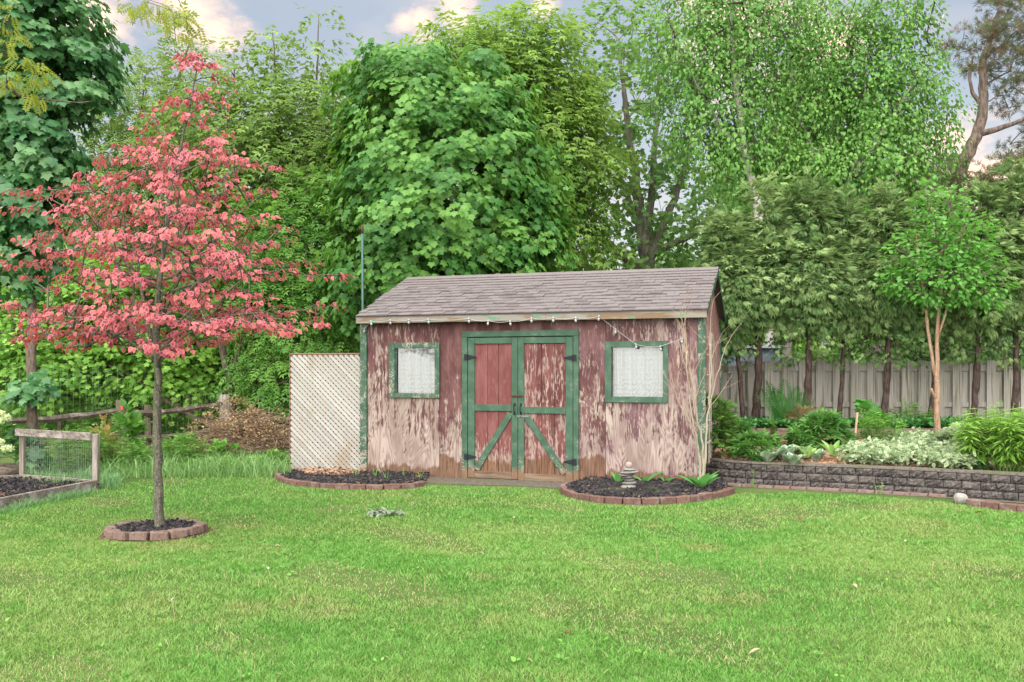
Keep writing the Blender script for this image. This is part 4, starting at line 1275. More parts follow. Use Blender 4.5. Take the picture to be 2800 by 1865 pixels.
# split rail fence going back
f0, f1, f2, f3 = gnd(-160, 1296), gnd(330, 1262), gnd(403, 1254), gnd(614, 1236)
rf = empty('split_rail_fence', f1, 'old split rail fence with dark sagging rails left of the brush pile', 'fence')
def post(p, zt, r_, px_lab=None, mat='darkwood'):
    b = MB(); q = p - f1
    b.tube([(q.x, q.y, -.02), (q.x + .01, q.y, zt * .5), (q.x, q.y, zt), ], [r_ * 1.05, r_, r_ * .9], 7); return b.build('post', M[mat], rf)
M['postwood'] = wood_mat('post_wood', (.22, .16, .125), (.10, .075, .06), None, 2)
o = post(f1, 1.03, .085, mat='postwood')
b = MB(); q = gnd(338, 1262) - f1; b.box((.06, -.09, .95), (.035, .01, .17)); o = b.build('reflector', plain('red_plastic', (.55, .06, .04), .4, .5), rf)
post(f2, .93, .055, mat='postwood'); post(f3, 1.08, .10, mat='oldwood'); post(f0, 1.0, .08)
def rail(p, q, z0, z1, r_, seed):
    rg = random.Random(seed); pts_ = []; rd = []
    for i in range(8):
        u = i / 7; v = p.lerp(q, u) - f1
        pts_.append((v.x, v.y + rg.uniform(-.015, .015), z0 + (z1 - z0) * u - .05 * math.sin(math.pi * u) + rg.uniform(-.012, .012))); rd.append(r_ * rg.uniform(.8, 1.12) * (.75 if i in (0, 7) else 1))
    b = MB(); b.tube(pts_, rd, 6); return b.build('rail', M['darkwood'], rf)
rail(f0, f1, .73, .86, .058, 1); rail(f1, f3, .80, .92, .055, 2); rail(f0, f1, .38, .45, .05, 3); rail(f0, f1, .05, .14, .055, 4); rail(f1, f3, .38, .45, .05, 5)
wire_mesh(rf, f0 - f1 + Vector((0, .1, 0)), Vector((0, .1, 0)), .03, 1.6, .10, .10, .0009)
wire_mesh(rf, Vector((0, .1, 0)), f3 - f1 + Vector((0, .1, 0)), .03, 1.1, .12, .12, .0009)
# ------------------------------------------------------------------ leaf and bark materials
G = {}
G['maple'] = leaf_mat('norway_maple_leaf', (0.046, 0.158, 0.030), (0.135, 0.300, 0.058), trans=.42, tcol=(0.30, 0.52, 0.06))
G['darkmaple'] = leaf_mat('dark_maple_leaf', (0.042, 0.150, 0.048), (0.125, 0.275, 0.095), trans=.32, rough=.42, spec=.5, tcol=(0.150, 0.375, 0.075))
G['elder'] = leaf_mat('box_elder_leaf', (0.110, 0.225, 0.042), (0.245, 0.385, 0.080), trans=.45, tcol=(0.350, 0.500, 0.075))
G['ash'] = leaf_mat('ash_leaf', (0.098, 0.255, 0.048), (0.215, 0.410, 0.082), trans=.42, tcol=(0.275, 0.525, 0.075))
G['yash'] = leaf_mat('yellow_green_leaf', (0.120, 0.225, 0.042), (0.225, 0.345, 0.080), trans=.42, tcol=(0.30, 0.42, 0.08))
G['bright'] = leaf_mat('understory_leaf', (0.115, 0.275, 0.042), (0.260, 0.470, 0.085), trans=.42, tcol=(0.350, 0.575, 0.075))
G['birch'] = leaf_mat('birch_leaf', (0.085, 0.225, 0.040), (0.165, 0.330, 0.066), trans=.40, tcol=(0.24, 0.45, 0.07))
G['grey'] = leaf_mat('silver_maple_leaf', (0.094, 0.219, 0.056), (0.188, 0.325, 0.094), trans=.45, tcol=(0.300, 0.475, 0.100))
G['cedar'] = leaf_mat('cedar_spray', (0.085, 0.165, 0.052), (0.255, 0.365, 0.140), trans=.22, rough=.6, spec=.2, tcol=(0.290, 0.362, 0.087))
G['pine'] = leaf_mat('pine_needles', (0.091, 0.111, 0.052), (0.156, 0.176, 0.078), trans=.12, rough=.6, odd=(0.190, 0.125, 0.072))
G['sapling'] = leaf_mat('sapling_leaf', (0.080, 0.235, 0.042), (0.150, 0.365, 0.072), trans=.42, tcol=(0.250, 0.625, 0.062))
G['locust'] = leaf_mat('locust_leaf', (0.190, 0.260, 0.025), (0.320, 0.360, 0.040), trans=.5, tcol=(0.450, 0.500, 0.050))
G['lilac'] = leaf_mat('lilac_leaf', (0.069, 0.175, 0.044), (0.144, 0.288, 0.075), trans=.35)
G['lilacfl'] = leaf_mat('lilac_flower', (0.500, 0.260, 0.440), (0.660, 0.420, 0.580), trans=.3)
G['beech'] = leaf_mat('pink_beech_leaf', (0.165, 0.030, 0.042), (0.430, 0.130, 0.085), edge=(0.54, 0.130, 0.165), trans=.34, tcol=(0.60, 0.16, 0.10), rough=.45, odd=(0.150, 0.026, 0.050))
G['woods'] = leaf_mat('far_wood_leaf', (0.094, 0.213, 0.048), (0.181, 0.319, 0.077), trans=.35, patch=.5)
G['weed'] = leaf_mat('weed_leaf', (0.088, 0.231, 0.037), (0.188, 0.388, 0.069), trans=.35)
G['bluegrass'] = leaf_mat('long_grass_blade', (0.094, 0.220, 0.083), (0.209, 0.363, 0.143), trans=.35)
BK = {}
BK['dark'] = bark_mat('dark_bark', (.060, .045, .036), (.135, .105, .085))
BK['brown'] = bark_mat('brown_bark', (.080, .058, .045), (.165, .125, .10), .8)
BK['grey'] = bark_mat('grey_bark', (.10, .088, .072), (.22, .195, .165), .5)
BK['cedar'] = bark_mat('cedar_bark', (.034, .023, .020), (.092, .064, .053), 1.2)
BK['beech'] = bark_mat('beech_bark', (.060, .058, .042), (.125, .115, .085), 1.6, (.19, .195, .165))
BK['orange'] = bark_mat('orange_bark', (.21, .11, .065), (.30, .205, .14), .9, (.27, .235, .185))
BK['twig'] = plain('twig_bark', (.085, .066, .055), .85)
BK['pine'] = bark_mat('pine_bark', (.065, .050, .042), (.17, .125, .10), .7)
def birch_bark():
    t = NT('birch_bark'); p = t.obj()
    n = t.noise(t.vmul(p, (6, 6, 26)), 1, 4, .6); n2 = t.noise(p, 3, 4)
    c = t.mix(n2, (.50, .47, .43), (.36, .33, .30))
    c = t.mix(t.step(n, .60, .66), c, (.09, .075, .065))
    return t.done(t.princ(c, .75, .25))
BK['birch'] = birch_bark()

# ------------------------------------------------------------------ woods far behind
BACK = 'trees growing behind the shed and fences'
def woods(name, mat, rows, n, R, size, tm, label=None):
    C = []; O = []
    for (px0, px1, ptop0, ptop1, pbot, Y0, Y1, share) in rows:
        k = int(n * share)
        px = RNG.uniform(px0, px1, k); u = (px - px0) / (px1 - px0)
        top = ptop0 + (ptop1 - ptop0) * u + 45 * np.sin(px / 61.0) + 25 * np.sin(px / 23.0)
        py = top + (pbot - top) * RNG.uniform(0, 1, k) ** .9
        Y = RNG.uniform(Y0, Y1, k)
        C.append(np.stack([(px - CX) / F * Y, Y, np.maximum(.2, H - (py - HY) / F * Y)], 1))
        o = RNG.normal(size=(k, 3)) * .5; o[:, 1] -= .7; o[:, 2] += .4; O.append(unit(o))
    C = np.concatenate(C); O = np.concatenate(O)
    L = cluster(C, O, 16, R, size, .7, .35)
    o = crown_obj(name, mat, tm, L)
    return o
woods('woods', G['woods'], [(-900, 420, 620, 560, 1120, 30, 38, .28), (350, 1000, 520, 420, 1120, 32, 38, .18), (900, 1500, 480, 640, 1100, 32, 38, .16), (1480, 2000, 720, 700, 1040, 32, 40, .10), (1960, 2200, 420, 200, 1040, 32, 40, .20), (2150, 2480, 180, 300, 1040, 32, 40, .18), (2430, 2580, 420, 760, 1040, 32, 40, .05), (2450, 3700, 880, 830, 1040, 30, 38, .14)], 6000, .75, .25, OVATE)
woods('undergrowth', G['bright'], [(-700, 850, 930, 900, 1215, 20.5, 24, .55), (700, 1000, 800, 780, 1240, 19, 21, .15), (2150, 3400, 905, 880, 1000, 19.5, 23, .26), (1990, 2160, 900, 880, 935, 21, 23, .04)], 2300, .42, .15, OVATE)
# a far tree mass needs a floor of grass beyond the rail fence
tag(sheet('meadow', [(-26, 16.8), (-3.4, 18.4), (-3.2, 29), (-26, 29)], .02, dirt_mat('pale_meadow', (.22, .30, .12), (.16, .24, .08), 3)), kind='structure')

# ------------------------------------------------------------------ trees
# tall box elder behind everything in the middle
def bl(Y, *rows): return [blob(a, b_, Y + (r[4] if len(r) > 4 else 0), c, d_, r[5] if len(r) > 5 else None) for r in rows for a, b_, c, d_ in [r[:4]]]
make_tree('box_elder', 'tall yellow green box elder rising behind the bright maple', 'tree', BACK,
    [[(1430, 1150, 22, .16), (1435, 800, 22, .13), (1400, 500, 22, .09), (1440, 200, 22, .03)], [(1420, 700, 22, .09), (1520, 480, 22.2, .05), (1580, 420, 22, .02)]], BK['dark'], G['elder'], ELDER,
    bl(22, (1300, 210, 190, 130), (1440, 200, 150, 140), (1540, 430, 120, 150), (1560, 590, 95, 130), (1200, 240, 130, 110), (1480, 330, 160, 150), (1400, 110, 70, 60), (1100, 260, 110, 90)),
    470, .28, 19, .46, .27, BK['twig'], leafkw=dict(droop=.75, outw=.45, hang=.15))
make_tree('box_elder', 'feathery yellow green tree with upright shoots behind the pink tree', 'tree', BACK,
    [[(800, 1180, 19, .12), (790, 900, 19, .10), (770, 600, 19, .07), (760, 300, 19, .035), (745, 80, 19, .01)], [(780, 700, 19, .06), (860, 400, 19, .035), (872, 40, 19, .008)], [(775, 650, 19, .05), (640, 420, 19, .03), (640, 140, 19, .008)], [(790, 800, 19, .05), (920, 560, 18.8, .03)]], BK['dark'], G['yash'], ELDER,
    bl(19, (780, 420, 170, 160), (905, 430, 140, 130), (690, 480, 150, 140), (860, 300, 80, 110), (740, 240, 60, 150), (650, 260, 55, 110), (866, 110, 32, 90), (560, 330, 110, 90)),
    380, .25, 16, .40, .225, BK['twig'], leafkw=dict(droop=.7, outw=.4, hang=.15))
make_tree('ash', 'pale yellow green tree between the dark maple and the pink crown', 'tree', BACK,
    [[(380, 1170, 21, .13), (400, 800, 21, .10), (420, 450, 21, .05), (520, 110, 21, .01)], [(400, 700, 21, .06), (370, 400, 21, .03), (400, 200, 21, .01)]], BK['dark'], G['yash'], ASH,
    bl(21, (390, 260, 110, 80), (330, 350, 100, 100), (460, 360, 130, 120), (540, 220, 55, 110), (480, 120, 40, 70), (300, 480, 120, 110), (450, 520, 150, 120), (250, 600, 110, 120)),
    290, .28, 16, .44, .24, BK['twig'], leafkw=dict(droop=.6, hang=.1))
make_tree('ash', 'mid green ash with dark leaning trunks left of the lattice', 'tree', BACK,
    [[(640, 1150, 17.8, .085), (620, 1000, 17.8, .075), (600, 860, 17.8, .06), (560, 640, 17.8, .03)], [(700, 1150, 18, .06), (695, 950, 18, .055), (668, 800, 18, .045), (700, 560, 18, .02)], [(625, 1040, 17.8, .05), (690, 860, 17.9, .035), (800, 640, 18, .015)]], BK['dark'], G['ash'], ASH,
    bl(18, (740, 700, 150, 140), (850, 640, 140, 150), (920, 800, 90, 160), (800, 880, 140, 120), (640, 720, 140, 110), (900, 980, 80, 90), (760, 1020, 120, 70), (980, 700, 80, 120)),
    480, .21, 18, .34, .20, BK['twig'], leafkw=dict(droop=.65, hang=.1))
make_tree('maple', 'big bright green maple crown directly behind the shed roof', 'tree', BACK,
    [[(1230, 1200, 17.6, .14), (1225, 900, 17.6, .12), (1220, 600, 17.6, .08), (1190, 300, 17.6, .03)], [(1222, 850, 17.6, .08), (1330, 600, 17.3, .05), (1400, 480, 17.2, .02)], [(1222, 800, 17.6, .07), (1080, 560, 17.4, .04), (1020, 400, 17.4, .015)]], BK['dark'], G['maple'], MAPLE,
    bl(17.4, (1130, 320, 190, 170, -.1), (1290, 420, 190, 190, -.2), (1200, 560, 270, 200, -.4), (1420, 570, 125, 150, 0), (1040, 480, 140, 170, 0), (1400, 680, 150, 110, -.3), (1140, 720, 210, 130, -.6), (1000, 770, 110, 150, -.2), (1300, 760, 180, 90, -.5), (1040, 230, 80, 90), (1330, 280, 120, 110)),
    560, .22, 46, .28, .118, BK['twig'], leafkw=dict(droop=1.5, outw=.6, flat=.7, up=.55, hang=.10, rnd=.6, face=.9), inner=.62)
make_tree('maple', 'dark green maple with large leaves at the left edge', 'tree', BACK,
    [[(92, 1302, 13.3, .078), (90, 1150, 13.3, .075), (88, 900, 13.3, .068), (92, 600, 13.3, .055), (80, 200, 13.3, .03), (70, -150, 13.3, .012)]], BK['brown'], G['darkmaple'], MAPLE,
    bl(13.3, (70, 70, 190, 140), (190, 200, 110, 105), (60, 250, 150, 130), (110, 400, 110, 120), (40, 520, 110, 130), (100, 640, 85, 90), (-90, 300, 120, 200), (40, -120, 170, 130), (20, 760, 60, 60)),
    290, .2, 36, .27, .118, BK['twig'], leafkw=dict(droop=1.3, outw=.6, hang=.10, rnd=.7, up=.6, face=.85), extra=(np.array([at(75, 1050, 13.2), at(105, 1040, 13.2), at(90, 1062, 13.15), at(70, 1180, 13.2), at(100, 1230, 13.2)]), unit(np.array([(-.6, -.6, .2), (.6, -.6, .2), (0, -1, 0.), (-.5, -.7, .1), (.4, -.8, 0)]))), inner=.45)
for i, (nm, lab, tp, trs, bls, ncl, mt) in enumerate((
    ('maple_sapling', 'low bright green maple thicket behind the wire trellis', MAPLE_S, [[(170, 1240, 19, .05), (150, 1000, 19, .04), (100, 800, 19, .02)]], ((90, 900, 170, 110), (210, 960, 160, 100), (120, 1040, 160, 60), (-80, 950, 130, 130), (190, 800, 150, 90)), 250, 'bright'),
    ('maple_sapling', 'bright green maple with a long bare slanting limb behind the pink tree trunk', MAPLE_S, [[(640, 1200, 18.6, .06), (480, 1110, 18.5, .05), (380, 1040, 18.4, .04), (250, 970, 18.4, .025), (180, 930, 18.4, .012)], [(600, 1190, 18.6, .04), (520, 1085, 18.6, .03), (450, 1030, 18.6, .02)]], ((370, 900, 160, 110), (500, 930, 130, 110), (420, 1010, 160, 60), (300, 800, 170, 100), (560, 850, 110, 110), (540, 1040, 90, 60)), 280, 'bright'))):
    make_tree(nm, lab, 'tree', BACK, trs, BK['brown'], G[mt], tp, bl(19, *bls), ncl + 110, .21, 30, .34, .105, BK['twig'], leafkw=dict(droop=.4, hang=.06), zmin=.35)
make_tree('silver_maple', 'large grey trunked tree with open crown behind the shed right end', 'tree', BACK,
    [[(1772, 1150, 25, .27), (1770, 760, 25, .23), (1762, 650, 25, .18), (1735, 480, 25, .11), (1712, 300, 25, .08), (1690, 120, 25, .03)], [(1768, 720, 25, .15), (1830, 580, 25, .10), (1880, 440, 25, .08), (1890, 300, 25, .03)], [(1765, 740, 24.8, .17), (1690, 690, 24.8, .15), (1630, 650, 24.8, .11), (1560, 600, 24.8, .05)], [(1764, 680, 25.2, .13), (1790, 450, 25.3, .09), (1800, 200, 25.3, .03)], [(1762, 660, 25, .1), (1690, 470, 25, .06), (1640, 330, 25, .03)], [(1790, 690, 25, .11), (1900, 640, 25, .07), (1960, 560, 25, .03)]], BK['grey'], G['grey'], MAPLE_S,
    bl(25, (1690, 110, 140, 130, 0, 1.6), (1640, 300, 110, 130, 0, 1.4), (1760, 330, 160, 170, 0, 1.8), (1850, 560, 150, 130, 0, 1.6), (1660, 560, 110, 110, 0, 1.3), (1700, 690, 130, 60, 0, 1.3), (1900, 680, 120, 70, 0, 1.2), (1600, 690, 80, 60), (1790, 160, 130, 140, 0, 1.6)),
    280, .36, 22, .44, .135, BK['grey'], leafkw=dict(droop=.4), inner=.35)
BL = [dict(Y=20.0, lab='white birch with two slim stems above the nearest cedars right of the shed', tr=[[(2120, 1100, 20, .12), (2075, 560, 20, .10), (2035, 430, 20, .085), (2025, 300, 20, .075), (2005, 200, 20, .06), (1998, 0, 20, .035), (2010, -140, 20, .012)], [(2030, 420, 20, .06), (1955, 330, 20, .045), (1900, 220, 20, .03), (1850, 140, 20, .012)], [(2012, 250, 20, .04), (2060, 90, 20, .025), (2130, -40, 20, .01)]],
           bls=((1900, 120, 170, 150), (2010, 180, 140, 150), (2060, 60, 170, 120), (1960, 340, 150, 130), (2060, 400, 130, 110), (1880, 300, 110, 90), (1960, -40, 170, 90)), n=360),
      dict(Y=20.6, lab='white birch with leaning stems between the shed birch and the pine', tr=[[(2150, 1100, 20.6, .11), (2165, 560, 20.6, .085), (2205, 470, 20.6, .075), (2250, 400, 20.6, .055), (2300, 300, 20.6, .03), (2330, 160, 20.6, .012)], [(2230, 430, 20.6, .05), (2170, 280, 20.6, .03), (2160, 120, 20.6, .015)]],
           bls=((2200, 200, 170, 140), (2130, 330, 140, 120), (2300, 160, 150, 140), (2210, 420, 160, 110), (2250, 40, 170, 90), (2330, 300, 130, 110)), n=330),
      dict(Y=20.2, lab='white birch leaning far right toward the pine', tr=[[(2245, 1100, 20.2, .11), (2275, 570, 20.2, .085), (2340, 470, 20.2, .07), (2440, 320, 20.2, .05), (2540, 160, 20.2, .02), (2580, 40, 20.2, .01)], [(2330, 480, 20.2, .05), (2360, 330, 20.2, .03), (2370, 150, 20.2, .012)], [(2290, 560, 20.2, .05), (2400, 520, 20.2, .035), (2520, 410, 20.2, .015)]],
           bls=((2400, 260, 150, 150), (2480, 140, 110, 120), (2390, 430, 160, 100), (2500, 380, 120, 90), (2290, 480, 130, 80), (2560, 260, 70, 90), (2460, 20, 110, 80)), n=300)]
for d_ in BL:
    make_tree('birch', d_['lab'], 'birch', BACK, d_['tr'], BK['birch'], G['birch'], OVATE, bl(d_['Y'], *d_['bls']), int(d_['n'] * 1.35), .2, 28, .27, .09, BK['twig'], leafkw=dict(droop=1.0, outw=.35, hang=.22, flat=1.1), inner=.3)
make_tree('pine', 'sparse dark pine with a bent trunk at the upper right', 'tree', BACK,
    [[(2505, 1080, 22, .24), (2510, 850, 22, .22), (2560, 640, 22, .19), (2625, 470, 22, .16), (2680, 340, 22, .13), (2692, 260, 22, .11), (2685, 170, 22, .08), (2720, 60, 22, .05), (2760, -60, 22, .02)], [(2665, 370, 22, .09), (2740, 350, 21.8, .06), (2860, 300, 21.6, .03)], [(2690, 300, 22, .06), (2650, 240, 22, .04), (2660, 150, 22, .02)], [(2620, 480, 22, .06), (2540, 490, 21.8, .04), (2440, 470, 21.7, .015)]], BK['pine'], G['pine'], NEEDLES,
    bl(22, (2700, 120, 110, 45), (2780, 90, 90, 60), (2760, 180, 100, 32), (2740, 20, 80, 45), (2810, 260, 80, 40), (2480, 480, 110, 36), (2620, 475, 120, 34), (2560, 530, 120, 40), (2800, 480, 100, 60), (2700, 560, 140, 50), (2850, 380, 90, 60)),
    330, .2, 11, .26, .15, BK['twig'], leafkw=dict(droop=-.3, up=.5, rnd=.9), inner=.2, odd=.28, skel=dict(wob=.14))

# ------------------------------------------------------------------ cedars along the fence
CED = [((2034, 1150), (2003, 880), (1990, 640), 'slim leaning cedar nearest the shed gable'), ((2066, 1148), (2074, 880), (2090, 580), 'thick cedar trunk beside the fern and the slim leaning cedar'),
       ((2202, 1140), (2213, 880), (2215, 590), 'cedar with dead brown fern at its foot'), ((2294, 1140), (2307, 880), (2310, 600), 'thin cedar behind the tall peony clump'),
       ((2415, 1140), (2430, 880), (2430, 600), 'cedar right of the grape leaved plant'), ((2545, 1152), (2560, 900), (2565, 610), 'cedar half hidden behind the orange barked sapling'),
       ((2660, 1156), (2675, 880), (2690, 560), 'cedar just right of the orange barked sapling'), ((2772, 1140), (2778, 880), (2785, 540), 'rightmost cedar behind the willow leaved clump')]
for i, (p0, p1, p2, lab) in enumerate(CED):
    Y = 15.5 + (.12 if i % 2 else -.05); w_ = (.045, .074, .066, .046, .064, .056, .064, .06)[i]
    z0 = UPZ - .02
    tr_ = [(np.array(at(*p0, Y)), w_), (np.array(at((p0[0] + p1[0]) / 2 + 4, (p0[1] + p1[1]) / 2, Y)), w_ * .9), (np.array(at(*p1, Y)), w_ * .72), (np.array(at(*p2, Y)), w_ * .3), (np.array(at(p2[0], p2[1] - 50, Y)), .01)]
    tr_[0][0][2] = z0
    pl_ = densify(smooth_poly(tr_), .12, .010)
    base = Vector(pl_[0][0])
    root = empty('cedar', base, lab, 'cedar', 'cedars in a row before the board fence')
    b = MB(); b.tube([q - np.array(base) for q, r in pl_], [r * random.uniform(.9, 1.12) for q, r in pl_], 8); b.build('trunk', BK['cedar'], root, True)
    top = p2[1]; rw_ = (58, 92, 84, 70, 92, 66, 88, 84)[i]
    bls = bl(Y, (p2[0] - 5, top + 50 - 18 * (i % 3), rw_ * .55, 100), (p2[0] + 8, top + 170, rw_ * .95, 110), (p1[0] - 3, 790, rw_ * 1.05, 100))
    C, O = sample_crown(bls, 225, .09, .4)
    # a sparse dead skirt under the crown
    k = 44; sk = np.stack([RNG.uniform(p1[0] - 85, p1[0] + 85, k), RNG.uniform(840, 990, k)], 1)
    S = np.array([at(a, c, Y + RNG.uniform(-.4, .3)) for a, c in sk]); SO = unit(S - np.array(at(p1[0], 900, Y)) + 1e-3)
    ed = skeleton([pl_], np.concatenate([C, S]), step=.2, wob=.05, lift=.02, pen=.2, rtip=.004, pw=.36, rmax=.022)
    o = link('branches', edge_mesh('branches', ed, BK['twig'], base, 3), root); o['kind'] = 'stuff'
    L1 = cluster(C, O, 19, .19, .165, .75, .25, .6, .8, .8); L2 = cluster(S[:30], SO[:30], 8, .12, .09, .6, .4, .6, .7, .8, tcol=.3)
    crown_obj('crown', G['cedar'], SPRAY, cat_leaves(L1, L2), root, base)

# ------------------------------------------------------------------ orange-barked sapling
Y = 14.35
def P_(px, py, r): return (px, py, Y, r)
sp_tr = [[P_(2562, 1196, .050), P_(2563, 1130, .047), P_(2560, 1040, .043), (2562, 960, Y, .032), (2566, 860, Y, .025), (2580, 740, Y, .018), (2590, 600, Y, .008)],
         [(2558, 1030, Y, .028), (2545, 960, Y - .02, .023), (2536, 880, Y - .05, .024), (2520, 760, Y - .1, .015), (2505, 640, Y - .1, .007)],
         [(2564, 920, Y, .022), (2590, 850, Y + .05, .018), (2612, 740, Y + .1, .012), (2640, 620, Y + .1, .006)],
         [(2562, 1095, Y, .026), (2551, 1080, Y - .05, .022), (2546, 1062, Y - .08, .018)]]
make_tree('sapling', 'young tree with orange bark and fresh bright green crown', 'tree', None, sp_tr, BK['orange'], G['sapling'], OVATE,
    bl(Y, (2570, 570, 62, 62), (2605, 650, 92, 72), (2530, 690, 80, 70), (2650, 730, 72, 60), (2565, 765, 125, 55), (2465, 775, 60, 30), (2690, 795, 65, 32), (2680, 660, 45, 25), (2470, 690, 40, 25)), 250, .12, 14, .19, .08, BK['brown'], leafkw=dict(droop=.25, hang=.04), inner=.3, ground=False)

# ------------------------------------------------------------------ lilacs beyond the fence
for i, (pxc, lab) in enumerate(((2440, 'pink flowering lilac over the fence left of the sapling'), (2700, 'pink flowering lilac over the fence right of the sapling'))):
    root, C, O, ed = make_tree('lilac', lab, 'shrub', None, [[(pxc, 1150, 18.2, .03), (pxc + 5, 1000, 18.2, .025), (pxc, 860, 18.2, .012)], [(pxc + 30, 1150, 18.2, .03), (pxc + 60, 980, 18.2, .02), (pxc + 90, 880, 18.2, .01)], [(pxc - 30, 1150, 18.2, .03), (pxc - 50, 980, 18.2, .02), (pxc - 90, 880, 18.2, .01)]], BK['dark'], G['lilac'], OVATE_W,
        bl(18.2, (pxc, 880, 140, 80), (pxc + 60, 940, 110, 60), (pxc - 60, 950, 100, 60)), 150, .2, 13, .26, .10, BK['twig'], leafkw=dict(droop=.3), inner=.3)
    q = RNG.choice(len(C), 42, replace=False)
    L = cluster(C[q] + np.array([0, -.22, .05]), np.tile(np.array([[0, -.3, 1.]]), (len(q), 1)), 22, .075, .040, 1.4, 0, .5, .5, .9)
    crown_obj('flowers', G['lilacfl'], OVATE_W, L, root, root.location)

# ------------------------------------------------------------------ pink tricolour beech in the ring
TB = Vector((RC.x, RC.y, 0)); TY = RC.y
def T_(px, py, r, dy=0): return (np.array(at(px, py, TY + dy)), r)
main = [T_(436, 1460, .050), T_(435, 1400, .041), T_(431, 1250, .038), T_(427, 1130, .037), T_(433, 1000, .033), T_(425, 920, .032), T_(430, 820, .026), T_(446, 700, .021), T_(462, 560, .016), T_(490, 420, .011), T_(520, 280, .008), T_(545, 160, .004)]
main[0][0][2] = .02
main = densify(smooth_poly(main), .07, .006)
side = [[T_(418, 930, .022), T_(398, 880, .019, .05), T_(385, 800, .015, .1), T_(375, 700, .011, .15), T_(330, 560, .008, .2), T_(300, 420, .004, .2)],
        [T_(430, 905, .02), T_(450, 850, .016, -.05), T_(500, 740, .011, -.12), T_(590, 640, .008, -.2), T_(680, 560, .004, -.25)],
        [T_(421, 985, .016), T_(380, 950, .013, -.05), T_(300, 905, .010, -.1), T_(180, 880, .007, -.2), T_(40, 880, .004, -.25)]]
side = [densify(smooth_poly(s), .08, .01) for s in side]
bt = empty('beech_tree', TB, 'small tricolour beech tree with pink and copper leaves in the paver ring', 'tree')
for pl_ in [main] + side:
    b = MB(); b.tube([q - np.array(TB) for q, r in pl_], [r * random.uniform(.94, 1.07) for q, r in pl_], 10); b.build('trunk', BK['beech'], bt, True)
# tiered layers: every tier is a spray of near level branches
outline = [(140, 525, 565), (200, 490, 600), (260, 400, 620), (320, 370, 650), (350, 270, 680), (400, 200, 750), (440, 130, 755), (500, 80, 730), (560, -50, 710), (600, 40, 780), (640, -10, 830), (700, -70, 910), (760, -20, 820), (820, -50, 880), (870, -70, 910), (920, 30, 790), (945, 170, 520)]
def hw(py, col): return np.interp(py, [o[0] for o in outline], [o[col] for o in outline])
C = []; O = []; ax = lambda py: np.interp(py, [160, 280, 420, 560, 700, 900, 1000], [545, 520, 490, 462, 446, 428, 432])
rg = np.random.default_rng(5)
tiers = [140, 178, 225, 285, 340, 395, 435, 490, 550, 600, 645, 700, 760, 820, 868, 905]
for ty in tiers:
    xl, xr = hw(ty, 1), hw(ty, 2); a0 = ax(ty)
    nb = int(3.5 + 11 * (xr - xl) / 900)
    for j in range(nb):
        az = 2 * math.pi * (j + rg.uniform(-.35, .35)) / nb + ty
        c_, s_ = math.cos(az), math.sin(az)
        rx = (xr - a0 if c_ > 0 else a0 - xl) * TY / F; ry = .48 * (xr - xl) * TY / F
        R_ = 1 / math.sqrt((c_ / max(rx, .05)) ** 2 + (s_ / max(ry, .05)) ** 2) * rg.uniform(.66, 1.14)
        kk = max(2, int(R_ / .15))
        rise = rg.uniform(-34, 34)
        for q in range(kk):
            u = (q + .6) / kk
            if u < .25: continue
            px_ = a0 + c_ * R_ * u * F / TY
            p = at(px_, ty + rise + 46 * (1 - u) * (1 - u) + 20 * u * u * u, TY + s_ * R_ * u)
            p = np.array(p) + rg.normal(size=3) * np.array([.05, .05, .03])
            C.append(p); O.append((c_, s_, .1))
C = np.array(C); O = unit(np.array(O))
ed = skeleton([main] + side, C, step=.11, wob=.05, lift=.06, pen=.9, rtip=.0034, pw=.42, rmax=.015, rng=rg)
o = link('branches', edge_mesh('branches', ed, BK['beech'], TB, 5), bt); o['kind'] = 'stuff'
nl = 8
pos, tip, nr, sz, tint = cluster(C, O, nl, .10, .047, .24, .95, .45, .5, .8, .30, .015, rg)
dark = rg.uniform(size=len(pos)) < .24
tint = np.clip(tint + .7 * (rg.uniform(size=len(pos)) - .5), 0, 1)
# single leaves: those that hang nearest the eye
dist = np.linalg.norm(pos - np.array([0, 0, H]), axis=1)
pick = np.argsort(dist)[:300]
lm = [leaf_piece('leaf', OVATE_W, G['beech'], t_) for t_ in (.2, .45, .65, .9)]
for i in pick:
    t_ = Vector(tip[i]).normalized(); x_ = t_.cross(Vector(nr[i])).normalized(); z_ = x_.cross(t_)
    ob_ = link('leaf', lm[min(3, int(tint[i] * 4))], bt)
    ob_.matrix_local = Matrix.LocRotScale(Vector(pos[i]) - TB, Matrix((x_, t_, z_)).transposed().to_quaternion(), Vector((sz[i],) * 3))
keep = np.ones(len(pos), bool); keep[pick] = False
P, T, E, I = leaves_geo(OVATE_W, pos[keep], tip[keep], nr[keep], sz[keep])
o = link('leaves', big_mesh('leaves', P - np.array(TB), T, G['beech'], {'rnd': tint[keep][I], 'edge': E, 'odd': dark[keep].astype(float)[I]}), bt); o['kind'] = 'stuff'

